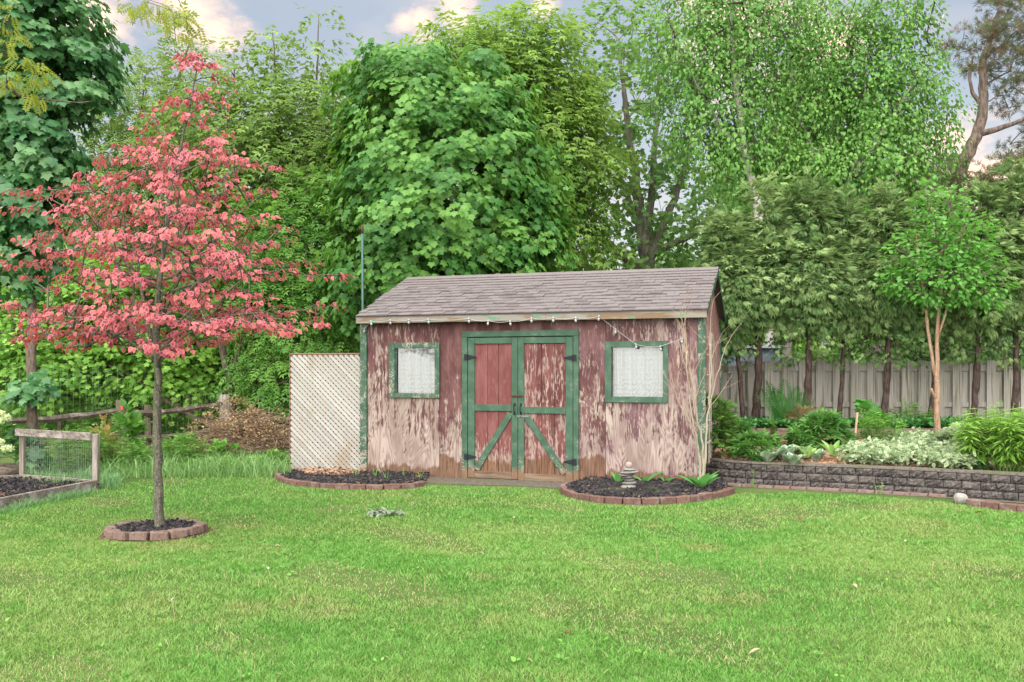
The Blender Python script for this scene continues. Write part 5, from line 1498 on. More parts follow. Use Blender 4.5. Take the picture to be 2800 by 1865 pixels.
# ------------------------------------------------------------------ locust boughs reaching in at the top left
LY = 9.0
lt = [[(-420, 1330, LY, .13), (-400, 700, LY, .12), (-380, 200, LY, .10), (-350, -200, LY, .06), (-250, -500, LY, .02)], [(-385, 330, LY, .05), (-200, 260, LY - .1, .035), (0, 225, LY - .2, .018), (60, 268, LY - .2, .014), (130, 275, LY - .2, .010), (245, 278, LY - .2, .004)], [(-360, -120, LY, .05), (-100, -160, LY - .2, .04), (200, -110, LY - .3, .02), (440, -60, LY - .3, .008), (505, 20, LY - .3, .004), (512, 75, LY - .3, .002)], [(115, 275, LY - .2, .006), (116, 300, LY - .2, .005), (112, 325, LY - .2, .003)]]
lc = [(20, 190), (60, 170), (95, 180), (60, 215), (85, 230), (105, 205), (30, 225), (10, 60), (25, 95), (10, 130), (-60, 120), (-40, 40), (20, 30), (360, -5), (400, 5), (440, 10), (470, 30), (500, 40), (512, 70), (385, 15), (478, 62), (300, -50), (200, -70), (100, -60), (-120, 200), (-200, 150), (-150, 0), (-50, -60), (240, -60), (0, -20)]
pls = [densify(smooth_poly([(np.array(at(a, b_, y_)), r_) for a, b_, y_, r_ in tr_]), .15, .02) for tr_ in lt]
base = Vector(pls[0][0][0]); base.z = 0
lo = empty('locust_tree', base, 'golden green locust boughs hanging in at the top left', 'tree')
for pl_ in pls:
    b = MB(); b.tube([q - np.array(base) for q, r in pl_], [r for q, r in pl_], 8); b.build('trunk' if pl_ is pls[0] else 'bough', BK['dark'], lo, True)
LC = np.array([at(a, c, LY - .25 + RNG.uniform(-.15, .15)) for a, c in lc]); LO = unit(np.tile(np.array([[.3, -.5, -.2]]), (len(LC), 1)) + RNG.normal(size=(len(LC), 3)) * .3)
ed = skeleton(pls, LC, step=.15, rtip=.0022, pw=.4)
o = link('branches', edge_mesh('branches', ed, BK['twig'], base), lo); o['kind'] = 'stuff'
crown_obj('crown', G['locust'], LOCUST, cluster(LC, LO, 10, .11, .15, .7, .7, .6, .5, .8), lo, base)
# ------------------------------------------------------------------ small plants
def blade_geo(base, tip, width, segs=3, arch=.5, rng=RNG):
    """arching ribbons from base (n,3) along tip vectors (n,3)"""
    n = len(base); L = np.linalg.norm(tip, axis=1)
    side = np.cross(tip, np.array([[0, 0, 1.]])) ; bad = np.linalg.norm(side, axis=1) < 1e-4; side[bad] = (1, 0, 0)
    side = unit(side); rot = rng.uniform(-1, 1, n)[:, None]; side = unit(side + rot * unit(tip) * .0 + rng.normal(size=(n, 3)) * .5)
    hor = tip.copy(); hor[:, 2] = 0
    V = []
    for j in range(segs + 1):
        u = j / segs
        p = base + tip * u + (hor * arch * u * u) - np.array([[0, 0, 1.]]) * (arch * L * u ** 2.2 * .55)[:, None] if np.ndim(arch) else base + tip * u + hor * arch * u * u - np.array([[0, 0, 1.]]) * (arch * L * u ** 2.2 * .55)[:, None]
        w = width * (1 - u ** 1.6) if j < segs else width * 0
        if j < segs:
            V += [p - side * w[:, None] / 2, p + side * w[:, None] / 2]
        else: V.append(p)
    k = len(V); P = np.stack(V, 1).reshape(-1, 3)
    T = []
    for j in range(segs - 1): T += [(2 * j, 2 * j + 1, 2 * j + 3), (2 * j, 2 * j + 3, 2 * j + 2)]
    T.append((2 * segs - 2, 2 * segs - 1, 2 * segs))
    T = np.array(T)
    TT = (T[None] + (np.arange(n) * k)[:, None, None]).reshape(-1, 3)
    return P, TT, np.repeat(np.arange(n), k)

# lawn: one blade mesh, finer and denser where the lawn is near
LAWN = [(-900, 1420), (-200, 1436), (0, 1398), (130, 1368), (262, 1344), (330, 1322), (460, 1305), (560, 1298), (700, 1300), (745, 1306), (765, 1323), (820, 1334), (938, 1341), (1116, 1341), (1172, 1330), (1300, 1331), (1420, 1333), (1520, 1341), (1545, 1360), (1585, 1372), (1655, 1382), (1741, 1385), (1830, 1383), (1920, 1374), (1985, 1362), (2020, 1351), (2200, 1349), (2400, 1360), (2600, 1376), (2650, 1386), (2800, 1405), (3200, 1450), (3900, 1560), (3900, 2500), (-900, 2500)]
lawn_in = in_poly(LAWN)
def lawn_mat():
    t = NT('lawn_blade'); p = t.vmul(t.pos(), (1, 1, 0)); r = t.attr('rnd')
    c = t.mix(t.step(r, 0, .9), (.070, .220, .022), (.172, .375, .075))
    n1 = t.noise(p, .45, 5, .6); n2 = t.noise(p, 2.2, 4, .6); n3 = t.noise(t.vadd(p, (31, 7, 0)), .9, 4, .6)
    c = t.mix(t.m('MULTIPLY', t.step(n1, .42, .60), .95), c, t.mix(r, (.155, .285, .045), (.265, .395, .115)))
    c = t.mix(t.m('MULTIPLY', t.step(n2, .53, .70), .6), c, t.mix(r, (.045, .195, .012), (.090, .300, .030)))
    c = t.mix(t.m('MULTIPLY', t.step(n3, .56, .70), .8), c, t.mix(r, (.23, .27, .075), (.33, .36, .14)))
    c = t.mix(t.m('MULTIPLY', t.step(t.attr('dry'), .5, .6), .9), c, (.48, .41, .22))
    ps = t.princ(c, .55, .3); tr = t.n('ShaderNodeBsdfTranslucent', {'Color': c}).outputs[0]
    return t.done(t.n('ShaderNodeMixShader', {0: .3, 1: ps, 2: tr}).outputs[0])
M['lawn'] = lawn_mat()
def lawn_pts(n, y0, y1):
    px = RNG.uniform(-500, 3300, n); py = RNG.uniform(y0, y1, n)
    k = lawn_in(px, py); px, py = px[k], py[k]
    Y = H * F / (py - HY)
    return np.stack([(px - CX) / F * Y, Y, np.zeros(len(Y))], 1)
Pb = np.concatenate([lawn_pts(400000, 1295, 1560), lawn_pts(330000, 1480, 1920), lawn_pts(40000, 1900, 2500)])
d_ = np.hypot(Pb[:, 0] - RC.x, Pb[:, 1] - RC.y); Pb = Pb[d_ > .455 + RNG.uniform(-.01, .06, len(d_))]
nb = len(Pb)
# tufts: blades lean and grow together
gx = np.floor(Pb[:, :2] / .07); hsh = np.abs(np.sin(gx[:, 0] * 12.9898 + gx[:, 1] * 78.233) * 43758.5453) % 1
lumps = .5 + .5 * np.sin(Pb[:, 0] * 2.1 + 1.3 * np.sin(Pb[:, 1] * 1.7)) * np.sin(Pb[:, 1] * 2.6 + Pb[:, 0])
bare = np.clip((np.sin(Pb[:, 0] * 1.1 + 2.2 * np.sin(Pb[:, 1] * .8 + 1)) * np.sin(Pb[:, 1] * 1.9 + 1.5 * np.sin(Pb[:, 0] * 1.3)) + .35 * np.sin(Pb[:, 0] * 5.3 + Pb[:, 1] * 3.1) - .55) * 2.2, 0, 1)
keep_ = RNG.uniform(size=nb) > .45 * bare
Pb, hsh, lumps, bare = Pb[keep_], hsh[keep_], lumps[keep_], bare[keep_]; nb = len(Pb)
hgt = (1 - .35 * bare) * (.017 + .011 * hsh + .012 * lumps) * RNG.uniform(.5, 1.35, nb)
an = RNG.uniform(0, 2 * math.pi, nb) + hsh * 9
ln = RNG.uniform(.15, .85, nb)
tip = np.stack([np.cos(an) * ln * hgt, np.sin(an) * ln * hgt, hgt], 1)
wd = np.clip(.00095 * Pb[:, 1] ** .85, .0024, .008) * RNG.uniform(.7, 1.3, nb)
P, T, I = blade_geo(Pb, tip, wd, 2, .45)
lawn = link('grass', big_mesh('grass', P, T, M['lawn'], {'rnd': np.clip(.5 * hsh + .5 * RNG.uniform(size=nb), 0, 1)[I], 'dry': (RNG.uniform(size=nb) < .03 + .20 * bare).astype(float)[I]}))
tag(lawn, 'short bright green lawn with paler yellow patches', 'lawn', None, 'stuff')

def clump(name, label, cat, p, n, length, spread, width, mat, group=None, arch=.5, kind=None, foot=.05):
    """tuft of arching strap leaves"""
    r_ = empty(name, p, label, cat, group)
    a = RNG.uniform(0, 2 * math.pi, n); l_ = length * RNG.uniform(.6, 1.15, n); s_ = spread * RNG.uniform(.2, 1, n)
    q = RNG.uniform(0, foot, n)
    base = np.stack([np.cos(a) * q, np.sin(a) * q, np.zeros(n)], 1)
    tip_ = np.stack([np.cos(a) * l_ * s_, np.sin(a) * l_ * s_, l_], 1)
    P, T, I = blade_geo(base, tip_, np.full(n, width) * RNG.uniform(.7, 1.2, n), 5, arch)
    o = link('leaves', big_mesh('leaves', P, T, mat, {'rnd': RNG.uniform(size=n)[I], 'edge': np.zeros(len(P))}), r_); o['kind'] = 'stuff'
    return r_
def strapfield(name, pick, n, length, width, mat, label, arch=.5, z=0.0, spread=.5):
    pts_ = []
    while len(pts_) < n:
        q = pick()
        if q is not None: pts_.append(q)
    base = np.array([(a, c, z) for a, c in pts_]); a = RNG.uniform(0, 2 * math.pi, n); l_ = length * RNG.uniform(.4, 1.2, n) * (.55 + .6 * np.abs(np.sin(base[:, 0] * 4.3 + 2 * np.sin(base[:, 1] * 3.1)))); s_ = spread * RNG.uniform(.1, 1, n)
    tip_ = np.stack([np.cos(a) * l_ * s_, np.sin(a) * l_ * s_, l_], 1)
    P, T, I = blade_geo(base, tip_, np.full(n, width) * RNG.uniform(.7, 1.3, n), 3, arch)
    o = link(name, big_mesh(name, P, T, mat, {'rnd': RNG.uniform(size=n)[I], 'edge': np.zeros(len(P))})); return tag(o, label, 'grass', None, 'stuff')
TRI = tmpl_join([xf(LANCE, 0, 1, (0, 0, 0)), xf((LANCE[0] * np.array([1.25, 1, 1]), LANCE[1], LANCE[2]), .75, .85, (0, .02, 0)), xf((LANCE[0] * np.array([1.25, 1, 1]), LANCE[1], LANCE[2]), -.75, .85, (0, .02, 0))])
def mound(name, label, cat, p, rx, h, n, tm, mat, size, per=10, R=.07, group=None, stem=None, kw=None, width=1.0, ry=None, odd=0):
    r_ = empty(name, p, label, cat, group)
    d = RNG.normal(size=(n, 3)); d /= np.linalg.norm(d, axis=1, keepdims=True); d[:, 2] = np.abs(d[:, 2])
    u = RNG.uniform(.45, 1, n)[:, None] ** .6
    C = d * np.array([rx, ry or rx, h * .85]) * u + np.array([0, 0, h * .10]); O = unit(d + np.array([0, 0, .3]))
    ed = skeleton([[(np.array([a_ * .03, b_ * .03, 0.]), .006) for a_, b_ in ((0, 0), (1, 0), (-1, 0), (0, 1), (0, -1))]], C, step=.12, wob=.05, lift=.12, pen=.3, rtip=.0025, pw=.22)
    o = link('stems', edge_mesh('stems', ed, stem or M['stem'], (0, 0, 0), 3), r_); o['kind'] = 'stuff'
    k_ = dict(flat=.6, droop=.15, up=1, outw=.9, rnd=.6); k_.update(kw or {})
    crown_obj('leaves', mat, tm, cluster(C, O, per, R, size, **k_), r_, (0, 0, 0), width, odd=odd)
    return r_
def stalks(name, label, cat, p, rad, h, n, leaf, mat, per=26, droop=.5, group=None, width=1.0, lean=.18, tm=LANCE, hv=.25):
    """clump of upright stems ringed with narrow leaves"""
    r_ = empty(name, p, label, cat, group)
    b = MB(); L = []
    for i in range(n):
        a = RNG.uniform(0, 2 * math.pi); q = rad * math.sqrt(RNG.uniform(0, 1)); hh = h * RNG.uniform(1 - hv, 1.08) * (1 - .25 * (q / rad) ** 2)
        f = Vector((math.cos(a) * q * .75, math.sin(a) * q * .75, 0)); t_ = f + Vector((math.cos(a) * (lean * hh * q / rad + q * .25), math.sin(a) * (lean * hh * q / rad + q * .25), hh))
        mid = f.lerp(t_, .5) + Vector((RNG.normal() * .01, RNG.normal() * .01, .0))
        b.tube([f, mid, t_], [.0045, .004, .0025], 4, False)
        m_ = per; u = RNG.uniform(.18, 1.0, m_) ** .8; az = np.arange(m_) * 2.4 + RNG.uniform(0, 6)
        pos = np.array([(1 - x) ** 2 * np.array(f) + 2 * x * (1 - x) * np.array(mid) + x * x * np.array(t_) for x in u])
        tip_ = np.stack([np.cos(az), np.sin(az), .75 * u - droop + .25], 1); nr_ = np.stack([-np.cos(az) * .3, -np.sin(az) * .3, np.ones(m_)], 1) + RNG.normal(size=(m_, 3)) * .25
        L.append((pos, tip_, nr_, leaf * RNG.uniform(.7, 1.2, m_) * (1.05 - .45 * (u > .93)), np.clip(.25 + .5 * u * RNG.uniform(.6, 1.3, m_), 0, 1)))
    o = b.build('stems', M['stem'], r_); o['kind'] = 'stuff'
    crown_obj('leaves', mat, tm, cat_leaves(*L), r_, (0, 0, 0), width)
    return r_
M['stem'] = plain('green_stem', (.12, .22, .05), .6)
G['peony'] = leaf_mat('peony_leaf', (.055, .165, .030), (.125, .285, .055), trans=.3, spec=.45)
G['phlox'] = leaf_mat('phlox_leaf', (.070, .200, .030), (.155, .330, .055), trans=.35)
G['willowleaf'] = leaf_mat('willow_leaved_plant', (.095, .235, .030), (.225, .395, .065), trans=.35, spec=.45)
G['goutweed'] = leaf_mat('variegated_leaf', (.15, .27, .11), (.25, .36, .18), edge=(.37, .43, .26), trans=.3)
G['hosta'] = leaf_mat('variegated_hosta_leaf', (.11, .21, .12), (.20, .31, .18), edge=(.48, .54, .40), trans=.28)
G['pachy'] = leaf_mat('dark_ground_cover_leaf', (.028, .130, .028), (.080, .260, .055), trans=.25, spec=.5)
G['strap'] = leaf_mat('daylily_leaf', (.045, .130, .050), (.100, .220, .085), trans=.3)
G['lily'] = leaf_mat('lily_leaf', (.17, .33, .075), (.27, .45, .12), trans=.4)
G['longgrass'] = leaf_mat('unmown_grass_blade', (.105, .235, .060), (.235, .385, .135), trans=.35)
G['fern'] = leaf_mat('fern_frond', (.030, .135, .022), (.085, .270, .040), trans=.35)
G['tulip'] = leaf_mat('broad_leaf', (.060, .215, .045), (.115, .330, .075), trans=.35, spec=.5)
G['dead'] = leaf_mat('dry_leaf', (.22, .14, .07), (.39, .285, .155), trans=.25)
G['grape'] = leaf_mat('vine_leaf', (.035, .150, .022), (.095, .290, .040), trans=.35, spec=.45)
G['snow'] = leaf_mat('white_petal', (.50, .60, .30), (.70, .78, .50), trans=.35)

# ---- right-hand bed
def bp_(px, py): return bedpt(px, py)
mound('arborvitae', 'small bright green evergreen shrub at the foot of the trellis', 'shrub', bp_(1962, 1246), .20, .86, 90, SPRAY, leaf_mat('ivy_leaf', (.06, .15, .03), (.14, .26, .05), trans=.25), .10, 10, .08)
mound('peony', 'small peony nearest the shed corner at the back of the bed', 'plant', bp_(2012, 1222), .22, .36, 34, TRI, G['peony'], .105)
mound('peony', 'rounded dark green peony above the left end of the retaining wall', 'plant', bp_(2066, 1256), .25, .36, 60, TRI, G['peony'], .105)
mound('peony', 'tall wide peony in the middle of the bed left of the stake', 'plant', bp_(2250, 1226), .36, .56, 90, TRI, G['peony'], .125)
mound('peony', 'low peony between the hostas and the tall peony', 'plant', bp_(2195, 1230), .24, .30, 36, TRI, G['peony'], .105)
stalks('phlox', 'upright mid green phlox clump behind the variegated ground cover', 'plant', bp_(2405, 1232), .30, .60, 34, .10, G['phlox'], 26, .35)
stalks('phlox', 'light green phlox stems growing before the dark ground cover', 'plant', bp_(2485, 1185), .36, .52, 26, .095, G['phlox'], 22, .35, lean=.1)
stalks('phlox', 'pale sprouts before the left part of the dark ground cover', 'plant', bp_(2110, 1200), .10, .36, 6, .085, G['phlox'], 18, .3)
stalks('willow_leaved_plant', 'tall arching clump of long bright green leaves at the right end of the bed', 'plant', bp_(2742, 1290), .40, .82, 80, .16, G['willowleaf'], 34, .75, width=.72, lean=.3)
stalks('willow_leaved_plant', 'second tall bright green clump cut by the right edge', 'plant', bp_(2850, 1296), .40, .80, 50, .16, G['willowleaf'], 34, .75, width=.72, lean=.3)
for (px_, py_, n_, l_, lab) in ((2612, 1276, 70, .34, 'dark green strap leaved daylily left of the tall bright clump'), (2676, 1290, 90, .36, 'dark green strap leaved daylily spilling toward the wall cap beside the tall bright clump')):
    clump('daylily', lab, 'plant', bp_(px_, py_), n_, l_, .75, .017, G['strap'], 'daylilies in the right bed', .9)
def rosette(name, label, p, n, size, mat, group=None, up=.9, tm=None, width=1.0, seed=0):
    r_ = empty(name, p, label, 'plant', group); rg_ = np.random.default_rng(900 + seed)
    V, T, E = tm or HLEAF; mes = [leaf_piece('leaf', (V * np.array([width, 1, 1]), T, E), mat, t_) for t_ in (.25, .6, .9)]
    for i in range(n):
        a = i * 2.4 + rg_.uniform(-.3, .3); e = up * rg_.uniform(.55, 1.25)
        t_ = Vector((math.cos(a), math.sin(a), e)).normalized(); x_ = t_.cross(Vector((-math.cos(a) * .4, -math.sin(a) * .4, 1))).normalized(); z_ = x_.cross(t_)
        s_ = size * rg_.uniform(.75, 1.15)
        o = link('leaf', mes[i % 3], r_)
        o.matrix_local = Matrix.LocRotScale(Vector((math.cos(a), math.sin(a), 0)) * .015 , Matrix((x_, t_, z_)).transposed().to_quaternion(), Vector((s_,) * 3))
    return r_
def hleaf(w=.34, bend=.35, fold=.2):
    ys = (0, .12, .3, .5, .7, .88, 1.0); ws = (.06, .45, .85, 1.0, .82, .42, 0)
    V = []; E = []
    for y, q in zip(ys, ws):
        x = w * q; zc = -bend * y * y
        V += [(-x, y, zc + fold * x), (0, y, zc), (x, y, zc + fold * x)]; E += [1, 0, 1]
    T = []
    for j in range(6):
        a = 3 * j
        for k in (0, 1): T += [(a + k, a + k + 1, a + k + 4), (a + k, a + k + 4, a + k + 3)]
    return np.array(V, float), np.array(T), np.array(E, float)
HLEAF = hleaf(); TULIP = hleaf(.17, .25, .35)
for i, (px_, py_, s_, lab) in enumerate(((2100, 1265, .20, 'pale edged hosta at the wall cap below the rounded peony'), (2145, 1262, .22, 'largest grey green hosta in the middle of the hosta row'), (2185, 1256, .21, 'upright grey green hosta behind the pale sprouts'), (2172, 1272, .17, 'low cream edged hosta at the front of the bed'), (2228, 1262, .17, 'last hosta of the row before the variegated ground cover'))):
    rosette('hosta', lab, bp_(px_, py_), 14, s_ * 1.2, G['hosta'], 'hostas in the right bed', 2.3, seed=i)
for i, (px_, py_, s_, lab) in enumerate(((2208, 1264, .22, 'yellow green lily shoot among the hostas'), (2278, 1258, .25, 'yellow green lily shoot standing alone on bare mulch'), (2407, 1268, .18, 'small yellow green lily shoot in the variegated ground cover'))):
    rosette('lily_shoot', lab, bp_(px_, py_) + Vector((0, 0, .06)), 9, s_, G['lily'], 'lily shoots in the right bed', 1.5, TULIP, .9, seed=20 + i)
def field(name, label, cat, picks, n, hgt_, per, R, size, tm, mat, kw=None, zf=bedz, width=1.0):
    C = []
    while len(C) < n:
        q = picks()
        if q is not None: C.append((q[0], q[1], zf(q[1]) + hgt_ * RNG.uniform(.35, 1)))
    C = np.array(C); O = unit(np.tile(np.array([[0, -.35, 1.]]), (n, 1)) + RNG.normal(size=(n, 3)) * .3)
    k_ = dict(flat=.5, droop=.1, up=1.2, outw=.3, rnd=1.0); k_.update(kw or {})
    o = crown_obj(name, mat, tm, cluster(C, O, per, R, size, **k_), width=width); return tag(o, label, cat, None, 'stuff')
gpoly = in_poly([(2225, 1285), (2300, 1252), (2340, 1232), (2430, 1215), (2500, 1196), (2560, 1210), (2620, 1215), (2640, 1250), (2660, 1300), (2480, 1300), (2330, 1292)])
def gp():
    x, y = RNG.uniform(2220, 2665), RNG.uniform(1190, 1300)
    if not bool(gpoly(x, y)): return None
    p = bedpt(x, y + 14); return (p.x, p.y) if bool(bedpoly(p.x, p.y)) else None
field('variegated_ground_cover', 'cream edged ground cover spilling along the top of the retaining wall', 'ground cover', gp, 620, .17, 13, .09, .062, OVATE, G['goutweed'], dict(rnd=1.3, flat=.6))
mound('variegated_plant', 'taller cream edged plant left of the strap leaved daylilies', 'plant', bp_(2612, 1255), .26, .42, 60, OVATE_W, G['goutweed'], .09)
def pk():
    x = RNG.uniform(3.45, 8.2); return (x, RNG.uniform(LEDY + .05, LEDY + .7 + .25 * math.sin(x * 2)))
field('dark_ground_cover', 'band of low glossy dark green ground cover along the terrace edging', 'ground cover', pk, 900, .13, 9, .07, .060, OVATE_W, G['pachy'], zf=lambda y: UPZ - .02)
# fern
fe = at(2150, 1150, 15.0); fe.z = UPZ
fern = empty('fern', fe, 'tall vase shaped green fern before the grey fence', 'fern')
def frond(L, seed):
    rg_ = np.random.default_rng(seed); V = []; T = []; E = []; n = 0
    k = 26
    for i in range(k):
        u = .10 + .9 * i / (k - 1); s_ = .27 * math.sin(math.pi * min(1, u * .92 + .08)) ** .7 * (1.02 - .35 * u)
        y = u; z_ = -.34 * u ** 3
        for sg in (-1, 1):
            a = Vector((0, y, z_)); tp = a + Vector((sg * s_, .05, .02 - .05 * u)); m1 = a + Vector((sg * s_ * .45, .030, .015)); m2 = a + Vector((sg * s_ * .45, .004, .005))
            V += [a, m1, tp, m2]; T += [(n, n + 1, n + 2), (n, n + 2, n + 3)]; E += [0, 1, 1, 1]; n += 4
    return np.array([tuple(v) for v in V]) * L, np.array(T), np.array(E)
for i, (az, el, L) in enumerate(((2.75, 1.25, .78), (2.3, 1.35, .84), (1.2, 1.42, .86), (.55, 1.25, .78), (.2, .85, .62), (-.5, .95, .60), (-1.2, 1.1, .58), (-1.9, 1.05, .60), (3.3, 1.05, .66), (1.7, 1.2, .80), (-2.6, 1.15, .66), (.0, 1.2, .7))):
    me = leaf_piece('frond', frond(L, i), G['fern'], .2 + .06 * (i % 9))
    t_ = Vector((math.cos(az) * math.cos(el), math.sin(az) * math.cos(el), math.sin(el))); x_ = t_.cross(Vector((-.35 * math.cos(az), -.9 - .2 * math.sin(az), .35))).normalized(); z_ = x_.cross(t_)
    o = link('frond', me, fern); o.matrix_local = Matrix.LocRotScale(Vector((math.cos(az) * .03, math.sin(az) * .03, 0)), Matrix((x_, t_, z_)).transposed().to_quaternion(), Vector((1, 1, 1)))
q = at(2190, 1122, 14.95); mound('dead_fern', 'dry tan clump of dead leaves at the cedar foot', 'plant', (q.x, q.y, UPZ), .17, .30, 34, ASH, G['dead'], .10, 9, .07, stem=BK['twig'])
q = at(2225, 1105, 15.25); mound('dead_fern', 'dry tan tuft beside the cedar trunk above the dead clump', 'plant', (q.x + .12, q.y, UPZ + .02), .14, .40, 10, ASH, G['dead'], .10, 7, .05, stem=BK['twig'])
q = at(2367, 1150, 14.9); mound('vine_plant', 'broad leaved dark green plant right of the wooden stake', 'plant', (q.x, q.y, UPZ), .24, .36, 14, MAPLE, G['grape'], .16, 4, .08)
q = at(2490, 1150, 15.2); stalks('flower_stalk', 'thin pale stalks with tiny white flowers before the fence', 'plant', (q.x, q.y, UPZ), .12, .62, 7, .05, G['phlox'], 10, .2)
s0, s1 = at(2338, 1192, 14.4), at(2344, 1126, 14.42)
b = MB(); b.bar((0, 0, 0), s1 - s0 + Vector((0, 0, .04)), .03, .022, (0, 1, 0), .003); tag(b.build('stake', wood_mat('pale_stake', (.52, .40, .27), (.36, .26, .17), None, 2), None, loc=(s0.x, s0.y, s0.z - .05)), 'pale wooden stake leaning in the bed', 'stake')
# yellow-green seedlings at the wall foot
for (px_, py_, lab) in ((2055, 1333, 'tiny seedling at the wall foot under the left courses'), (2402, 1352, 'pair of thin flowering stems before the middle of the wall'), (2056, 1305, 'small heart leaved seedling growing out of the wall courses')):
    q = gnd(px_, py_) if py_ > 1320 else Vector((*gnd(2058, 1330).xy, .13))
    stalks('seedling', lab, 'plant', q, .04, .12 if px_ < 2300 else .17, 3, .035, G['lily'], 6, .1)

# ---- beds by the shed
for i, (px_, py_, s_, n_, lab) in enumerate(((1690, 1334, .20, 3, 'single upright leaf shoot behind the cairn left side'), (1763, 1332, .26, 3, 'spread pair of broad leaves right of the cairn'), (1775, 1345, .16, 4, 'flat low leaves on the mulch right of the cairn'), (1820, 1332, .15, 4, 'small ragged leaf sprout against the shed wall'), (1915, 1350, .28, 13, 'big clump of broad leaves round the bare shrub base'))):
    p = gnd(px_, py_); p.z = .05
    rosette('leaf_sprout', lab, p, n_, s_, G['tulip'], 'leaf sprouts in the cairn bed', (2.2, 1.2, .5, 1.3, 1.5)[i], TULIP, 1.15, 50 + i)
for i, (px_, lab) in enumerate(((1025, 'grass tuft against the shed wall under the window left edge'), (1060, 'taller grass tuft below the left window'), (1105, 'grass tuft below the left window right side'), (1147, 'grass sprouts at the right end of the left bed'), (972, 'thin sprouts in the mulch near the shed corner'))):
    p = gnd(px_, 1312 + (i % 2) * 8); p.z = .05
    clump('grass_tuft', lab, 'grass tuft', p, 9, .16, .35, .009, G['weed'], 'grass tufts in the left bed', .5, foot=.03)
# bare shrub
sb = gnd(1917, 1346); SYb = sb.y
def S_(px, py, r, dy=0): return (np.array(at(px, py, SYb + dy)), r)
stems = [[S_(1917, 1338, .022), S_(1914, 1250, .014), S_(1893, 1150, .011, -.05), S_(1882, 1060, .009, -.08), S_(1876, 960, .007, -.1)],
         [S_(1920, 1335, .020), S_(1927, 1250, .014), S_(1905, 1130, .012), S_(1890, 1030, .010), S_(1880, 960, .008)],
         [S_(1922, 1335, .022), S_(1930, 1230, .016), S_(1934, 1150, .013, .05), S_(1945, 1000, .009, .08), S_(1943, 940, .006, .08)],
         [S_(1912, 1250, .010), S_(1890, 1160, .008, -.1), S_(1860, 1110, .004, -.15)], [S_(1935, 1130, .008, .05), S_(1965, 1010, .006, .1), S_(1990, 930, .003, .1), S_(2030, 880, .0015, .1)]]
stems = [densify(smooth_poly(s_), .07, .02) for s_ in stems]
shb = empty('bare_shrub', (sb.x, SYb, .05), 'leafless pale stemmed shrub at the shed right corner', 'shrub')
for s_ in stems:
    b = MB(); b.tube([q - np.array(shb.location) for q, r in s_], [r for q, r in s_], 7); b.build('stem', plain('pale_stem', (.31, .26, .195), .8, .2, 0, .5, 22), shb, True)
ed = []
def shoot(p, d, L, r, dep, rg_):
    k = max(2, int(L / .07)); d = d / np.linalg.norm(d)
    for j in range(k):
        q = p + d * L / k; r2 = r * (1 - .55 * (j + 1) / k)
        ed.append((p.copy(), q.copy(), r * (1 - .55 * j / k), r2))
        d = d + rg_.normal(size=3) * .07 + np.array([0, 0, .035]); d /= np.linalg.norm(d); p = q
        if dep and j >= 1 and rg_.uniform() < .36:
            s_ = rg_.normal(size=3); s_ -= d * s_.dot(d); s_ /= np.linalg.norm(s_)
            shoot(p, d * .85 + s_ * .55, L * rg_.uniform(.35, .7), r2 * .8, dep - 1, rg_)
sg = np.random.default_rng(3)
for s_ in stems[:4]:
    tipd = s_[-1][0] - s_[-4][0]
    shoot(s_[-1][0], tipd / np.linalg.norm(tipd) + np.array([sg.normal() * .1, 0, .5]), .55, .0065, 2, sg)
    for u in (.55, .68, .8, .9):
        p_, r_ = s_[int(len(s_) * u)]
        for rep in range(1): shoot(p_, np.array([sg.normal() * .4 - .12, sg.normal() * .3, 1.0]), .60 * sg.uniform(.6, 1.1), .0046, 2, sg)
o = link('twigs', edge_mesh('twigs', ed, plain('tan_twig', (.30, .215, .155), .85), shb.location, 4), shb); o['kind'] = 'stuff'

# ---- left side
strapfield('tall_grass', lambda: (lambda p: (p.x, p.y))(gnd(RNG.uniform(285, 790), RNG.uniform(1262, 1308))), 4200, .42, .013, G['longgrass'], 'unmown blue green grass along the fence and brush pile', .7)
strapfield('rough_grass', lambda: (lambda p: (p.x, p.y))(gnd(RNG.uniform(65, 330), RNG.uniform(1270, 1340))), 2200, .26, .012, G['bluegrass'], 'rough grass inside and beside the wire trellis', .7)
def bedfront():
    u = RNG.uniform(); p = gnd(262, 1346).lerp(gnd(-160, 1436), u); return (p.x + RNG.normal() * .05, p.y - abs(RNG.normal()) * .09)
strapfield('rough_grass', bedfront, 1500, .15, .006, G['bluegrass'], 'rough grass along the front board of the raised bed', .8)
stalks('tall_weed', 'leafy green weed clump right of the pink tree trunk', 'weed', gnd(492, 1284), .33, .62, 44, .10, G['weed'], 28, .45)
stalks('tall_weed', 'leafy green weed clump inside the wire trellis', 'weed', gnd(205, 1298), .34, .80, 36, .10, G['weed'], 28, .4)
stalks('tall_weed', 'pale leafy weeds before the fence post with the red reflector', 'weed', gnd(330, 1290), .40, .55, 36, .10, G['weed'], 24, .4)
mound('elder_seedling', 'broad leaved seedling climbing the post with the red reflector', 'weed', gnd(340, 1278), .24, .98, 34, OVATE_W, G['phlox'], .14, 6, .10)
mound('rusty_shrub', 'small rusty orange leaved shrub beside the right trellis post', 'shrub', gnd(285, 1290), .12, .80, 30, ASH, leaf_mat('rusty_leaf', (.26, .17, .05), (.42, .30, .09), trans=.3), .10, 6, .07)
mound('leafy_weed', 'leafy weed at the foot of the brush pile', 'weed', gnd(615, 1272), .26, .38, 26, OVATE_W, G['weed'], .09, 8, .07)
mound('leafy_weed', 'leafy weed beside the lattice bottom left edge', 'weed', gnd(745, 1284), .30, .26, 26, OVATE_W, G['weed'], .09, 8, .07)
